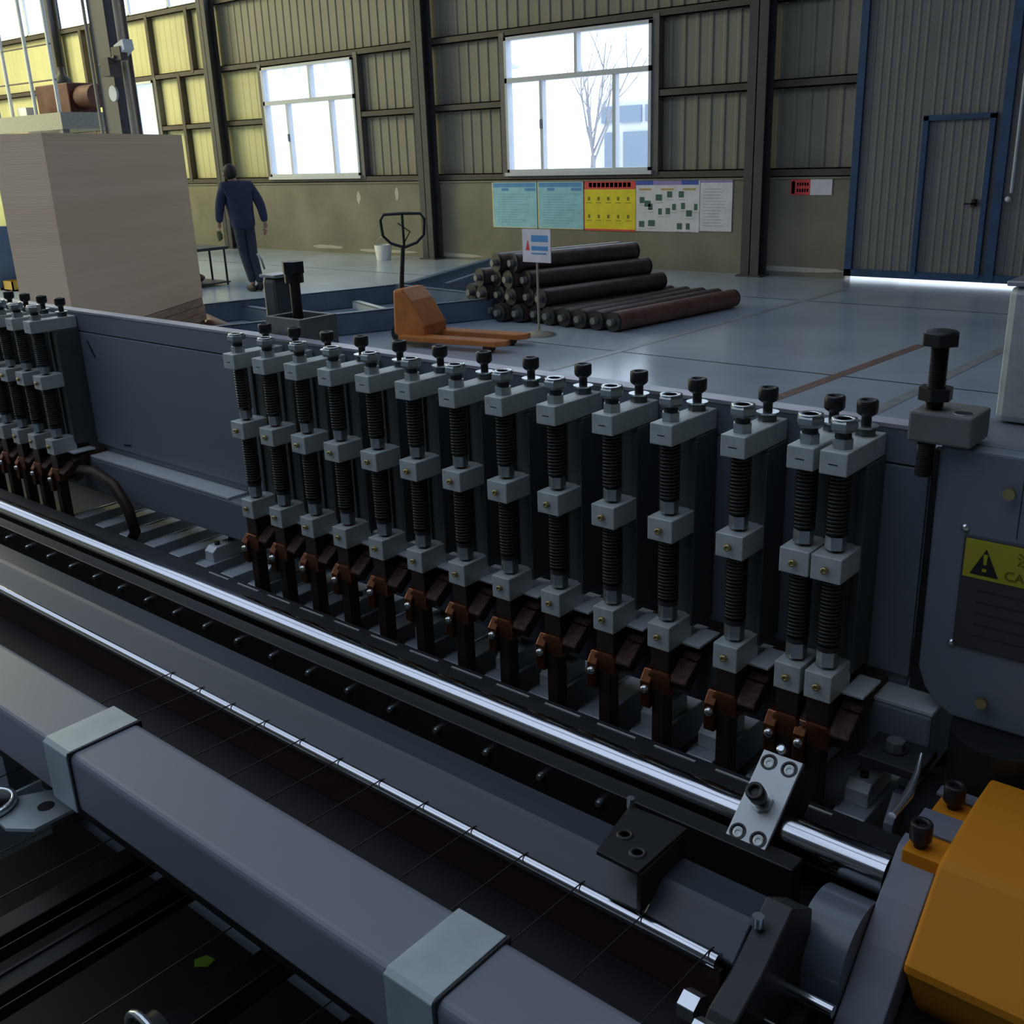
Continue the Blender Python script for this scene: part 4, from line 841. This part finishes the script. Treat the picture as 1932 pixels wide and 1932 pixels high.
# jacking block and hex bolt, right
def jack(x, y, label, zt, w_, d_, blocklabel, two=True):
    t = thing('jacking_block', blocklabel, 'steel block', (x, y, zt-.046), 'jacking blocks on the press beam')
    n_ = 24; hr_ = .0135 if two else .0
    m = MB(); x0, x1, y0, y1 = x-.026, x-.026+w_, y-.028, y-.028+d_
    m.box((x0, y0, zt-.046), (x1, y1, zt)); m.build('block', 'block_dark', t, .004)
    if two:
        m = MB(); m.lathe([(.0142,zt),(.0142,zt+.0008),(.0125,zt+.0008),(.0125,zt+.0002)], (x+.044, y-.006, 0), 'z', 26); m.build('hole_rim', 'steel', t)
        m = MB(); m.cyl((x+.044, y-.006, zt+.0001), (x+.044, y-.006, zt+.0005), .0125, 26); m.build('hole', 'black', t)
    b = thing('jacking_bolt', label, 'bolt', (x, y, zt), 'jacking bolts on the press beam')
    m = MB(); m.hexa((x,y), .047, zt+.093, zt+.110, .3); m.lathe([(.0235,zt+.110),(.021,zt+.1135),(.008,zt+.1145)], (x,y,0), 'z', 24); m.build('head', 'black', b, .002)
    pr_ = []; z = zt+.0005; r1, r0 = .0130, .0112
    while z < zt+.092: pr_ += [(r0, z), (r1, z+.0012)]; z += .0026
    m = MB(); m.lathe(pr_, (x,y,0), 'z', 20, False); m.build('thread', 'black', b)
    m = MB(); m.hexa((x,y), .043, zt+.014, zt+.032, .1); m.build('nut', 'black', b, .002); 
    return t, b
t, b = jack(-.492, 1.505, 'big black hex bolt standing in the jacking block at right', 1.342, .090, .082, 'grey steel jacking block at the right end of the beam')
pr_ = []; z = 1.245
while z < 1.295: pr_ += [(.0112, z), (.0130, z+.0012)]; z += .0026
m = MB(); m.lathe(pr_, (-.492,1.488,0), 'z', 20, False); m.build('lower_thread', 'black', b)
# left one: hollow block behind the beam with a slim bolt
lt = thing('jacking_block', 'grey hollow jacking block at the left behind the welding heads', 'steel block', (-2.115, 1.645, 1.30), 'jacking blocks on the press beam')
m = MB(); m.box((-2.184,1.586,1.25), (-2.047,1.600,1.342)); m.box((-2.184,1.69,1.25), (-2.047,1.704,1.342)); m.box((-2.184,1.600,1.25), (-2.170,1.690,1.342)); m.box((-2.061,1.600,1.25), (-2.047,1.690,1.342)); m.build('block', 'block_dark', lt, .001)
box('inner_floor', (-2.17,1.60,1.26), (-2.061,1.69,1.325), 'darkiron', lt)
b = thing('jacking_bolt', 'slim black bolt standing in the hollow block at left', 'bolt', (-2.14, 1.655, 1.325), 'jacking bolts on the press beam')
m = MB(); m.cyl((-2.14,1.655,1.325), (-2.14,1.655,1.425), .0135, 16); m.build('shank', 'black', b); m = MB(); m.cyl((-2.14,1.655,1.420), (-2.14,1.655,1.443), .024, 20); m.build('collar', 'black', b, .002)
m = MB(); m.hexa((-2.14,1.655), .050, 1.4435, 1.472); m.build('head', 'black', b, .002)
# upright cylinders behind the beam
for (x, y, z0, z1, r_, lb_) in ((-2.31, 1.73, .602, 1.418, .030, 'upright grey cylinder behind the beam, at the left by the slim bolt'), (-.405, 1.72, 1.291, 1.50, .05, 'upright grey cylinder housing at the right edge of the view')):
    t = thing('upright_cylinder', lb_, 'cylinder', (x, y, z0), 'upright cylinders behind the press beam')
    m = MB(); m.box((x-r_, y-r_, z0), (x+r_, y+r_, z1)); m.build('barrel', 'plate_green' if x < -1 else 'steel_block', t, .012)
    m = MB(); m.box((x-r_-.003, y-r_-.003, z1), (x+r_+.003, y+r_+.003, z1+.008)); m.build('cap', 'bright' if x > -1 else 'steel', t, .002)
m = MB(); m.tube([(-2.36,1.73,1.435), (-2.37,1.73,1.46), (-2.385,1.73,1.475)], .003, 6); o = m.build('air_hose', 'steel'); tag(o, 'short thin hose on top of the left upright cylinder', 'hose')
# black motor below housing
mo = thing('black_motor', 'black round motor below the side plate at right', 'motor', (-.33, 1.50, .72))
m = MB(); m.cyl((-.335,1.50,.700), (-.335,1.50,.8615), .078, 40); m.build('body', 'black', mo, .003); m = MB(); m.box((-.42,1.43,.66), (-.20,1.60,.699)); m.build('foot', 'darkiron', mo, .002)
# small mounting shelf with bolt
ms = thing('mounting_shelf', 'dark steel shelf with one hex bolt left of the motor', 'bracket', (-.47, 1.46, .78))
m = MB(); m.box((-.520,1.40,.790), (-.425,1.484,.806)); m.build('shelf', 'darkiron', ms, .002); m = MB(); m.hexa((-.478,1.445), .026, .809, .823); m.build('bolt', 'steel', ms, .002); m = MB(); m.cyl((-.478,1.445,.806), (-.478,1.445,.809), .019, 20); m.build('washer', 'darkiron', ms)
m = MB(); m.prism([(1.40,.60),(1.40,.70),(1.43,.74),(1.455,.74),(1.455,.69),(1.44,.68),(1.44,.65),(1.455,.64),(1.455,.60)], 'x', -.470, -.455); m.build('notched_cheek', 'paint', ms, .001)
# clear plastic strip
m = MB(); m.tube([(-.420,1.285,.80), (-.418,1.34,.805), (-.424,1.39,.812), (-.430,1.42,.83)], [.006,.008,.005,.003], 8); o = m.build('plastic_strip', 'bright'); tag(o, 'crumpled clear plastic strip beside the orange flange', 'plastic strip')

# flexible cable loop, far left
m = MB(); m.tube([(-3.06,1.45,.80),(-2.98,1.43,.84),(-2.88,1.42,.855),(-2.78,1.42,.83),(-2.72,1.42,.77),(-2.70,1.42,.70),(-2.74,1.42,.66),(-2.82,1.42,.64)], .016, 12); o = m.build('copper_cable', 'copper_dark'); tag(o, 'dark copper cable looping below the beam at left', 'cable')

# ---------------------------------------------------------------- front lower left: feed frame under the front beam
ff = thing('feed_frame', 'dark under-frame of long bars below the front beam', 'machine frame', (-1.4, .35, 0))
for (x, z, w_, m_) in ((-1.66, .47, .05, 'frame_black'), (-1.555, .445, .045, 'frame_black'), (-1.30, .40, .05, 'frame_black'), (-1.05, .42, .04, 'frame_black')):
    box('long_bar', (x-w_/2, -.25, z-.05), (x+w_/2, .95, z), m_, ff, .002)
box('bar_rail', (-1.5775, -.25, .445), (-1.5715, .95, .449), 'darkiron', ff)
box('cross_bar', (XA, .30, .34), (-.2, .36, .40), 'frame_black', ff, .002); box('cross_bar', (XA, .86, .34), (-.2, .92, .40), 'frame_black', ff, .002)
box('tray', (-2.6, -.2, .10), (-.3, .95, .12), 'frame_black', ff)
for x in (-2.5, -.4):
    for y in (-.1, .88): box('leg', (x-.03, y-.03, 0), (x+.03, y+.03, .34), 'paint', ff)
br = thing('slotted_bracket', 'pale bracket plate with a black hole under the front beam at left', 'bracket', (-1.52, .55, .74))
m = MB(); m.prism([(-1.600,.500),(-1.500,.498),(-1.462,.525),(-1.462,.600),(-1.540,.600)], 'z', .745, .752); m.build('plate', 'galv', br, .001); m = MB(); m.cyl((-1.505,.565,.752), (-1.505,.565,.7530), .013, 20); m.build('hole', 'black', br)
m = MB(); m.box((-1.60,.50,.64), (-1.594,.60,.745)); m.build('web', 'galv', br)
wk = thing('clamp_wheel', 'round black clamp wheel with a bright rim at the left edge', 'wheel', (-1.58, .49, .70))
m = MB(); m.lathe([(.040,.752),(.043,.756),(.043,.764),(.036,.766),(.034,.760)], (-1.575,.505,0), 'z', 32); m.build('rim', 'bright', wk); m = MB(); m.lathe([(.034,.753),(.034,.762),(.012,.764),(.012,.80)], (-1.575,.505,0), 'z', 24); m.build('hub', 'black', wk)
hc = thing('hose_clamp', 'pair of bright curved clamp straps at the lower left bottom edge', 'clamp', (-1.08, .45, .55))
for y in (.44, .475):
    m = MB(); m.tube([(-1.10+.045*math.cos(t), y, .60+.045*math.sin(t)) for t in [PI*q/10 for q in range(11)]], .006, 8); m.build('strap', 'bright', hc)
m = MB(); m.box((-1.065,.45,.640), (-1.035,.475,.655)); m.build('lug', 'bright', hc, .002); m = MB(); m.cyl((-1.10,.40,.60), (-1.10,.50,.60), .034, 20); m.build('hose_end', 'black', hc)
gs = MB(); gs.prism([(-1.690,.862),(-1.672,.850),(-1.650,.868),(-1.655,.890),(-1.680,.886)], 'z', .1205, .1225); o = gs.build('plastic_scrap', 'lime'); tag(o, 'small lime green scrap on the tray under the machine', 'scrap')
fp = thing('floor_plate', 'bluish steel plate low under the machine at bottom left', 'steel plate', (-1.5, .4, .12))
m = MB(); m.prism([(-1.62,.36),(-1.38,.36),(-1.38,.62),(-1.50,.62)], 'z', .1205, .135); m.build('plate', 'paint', fp, .001)
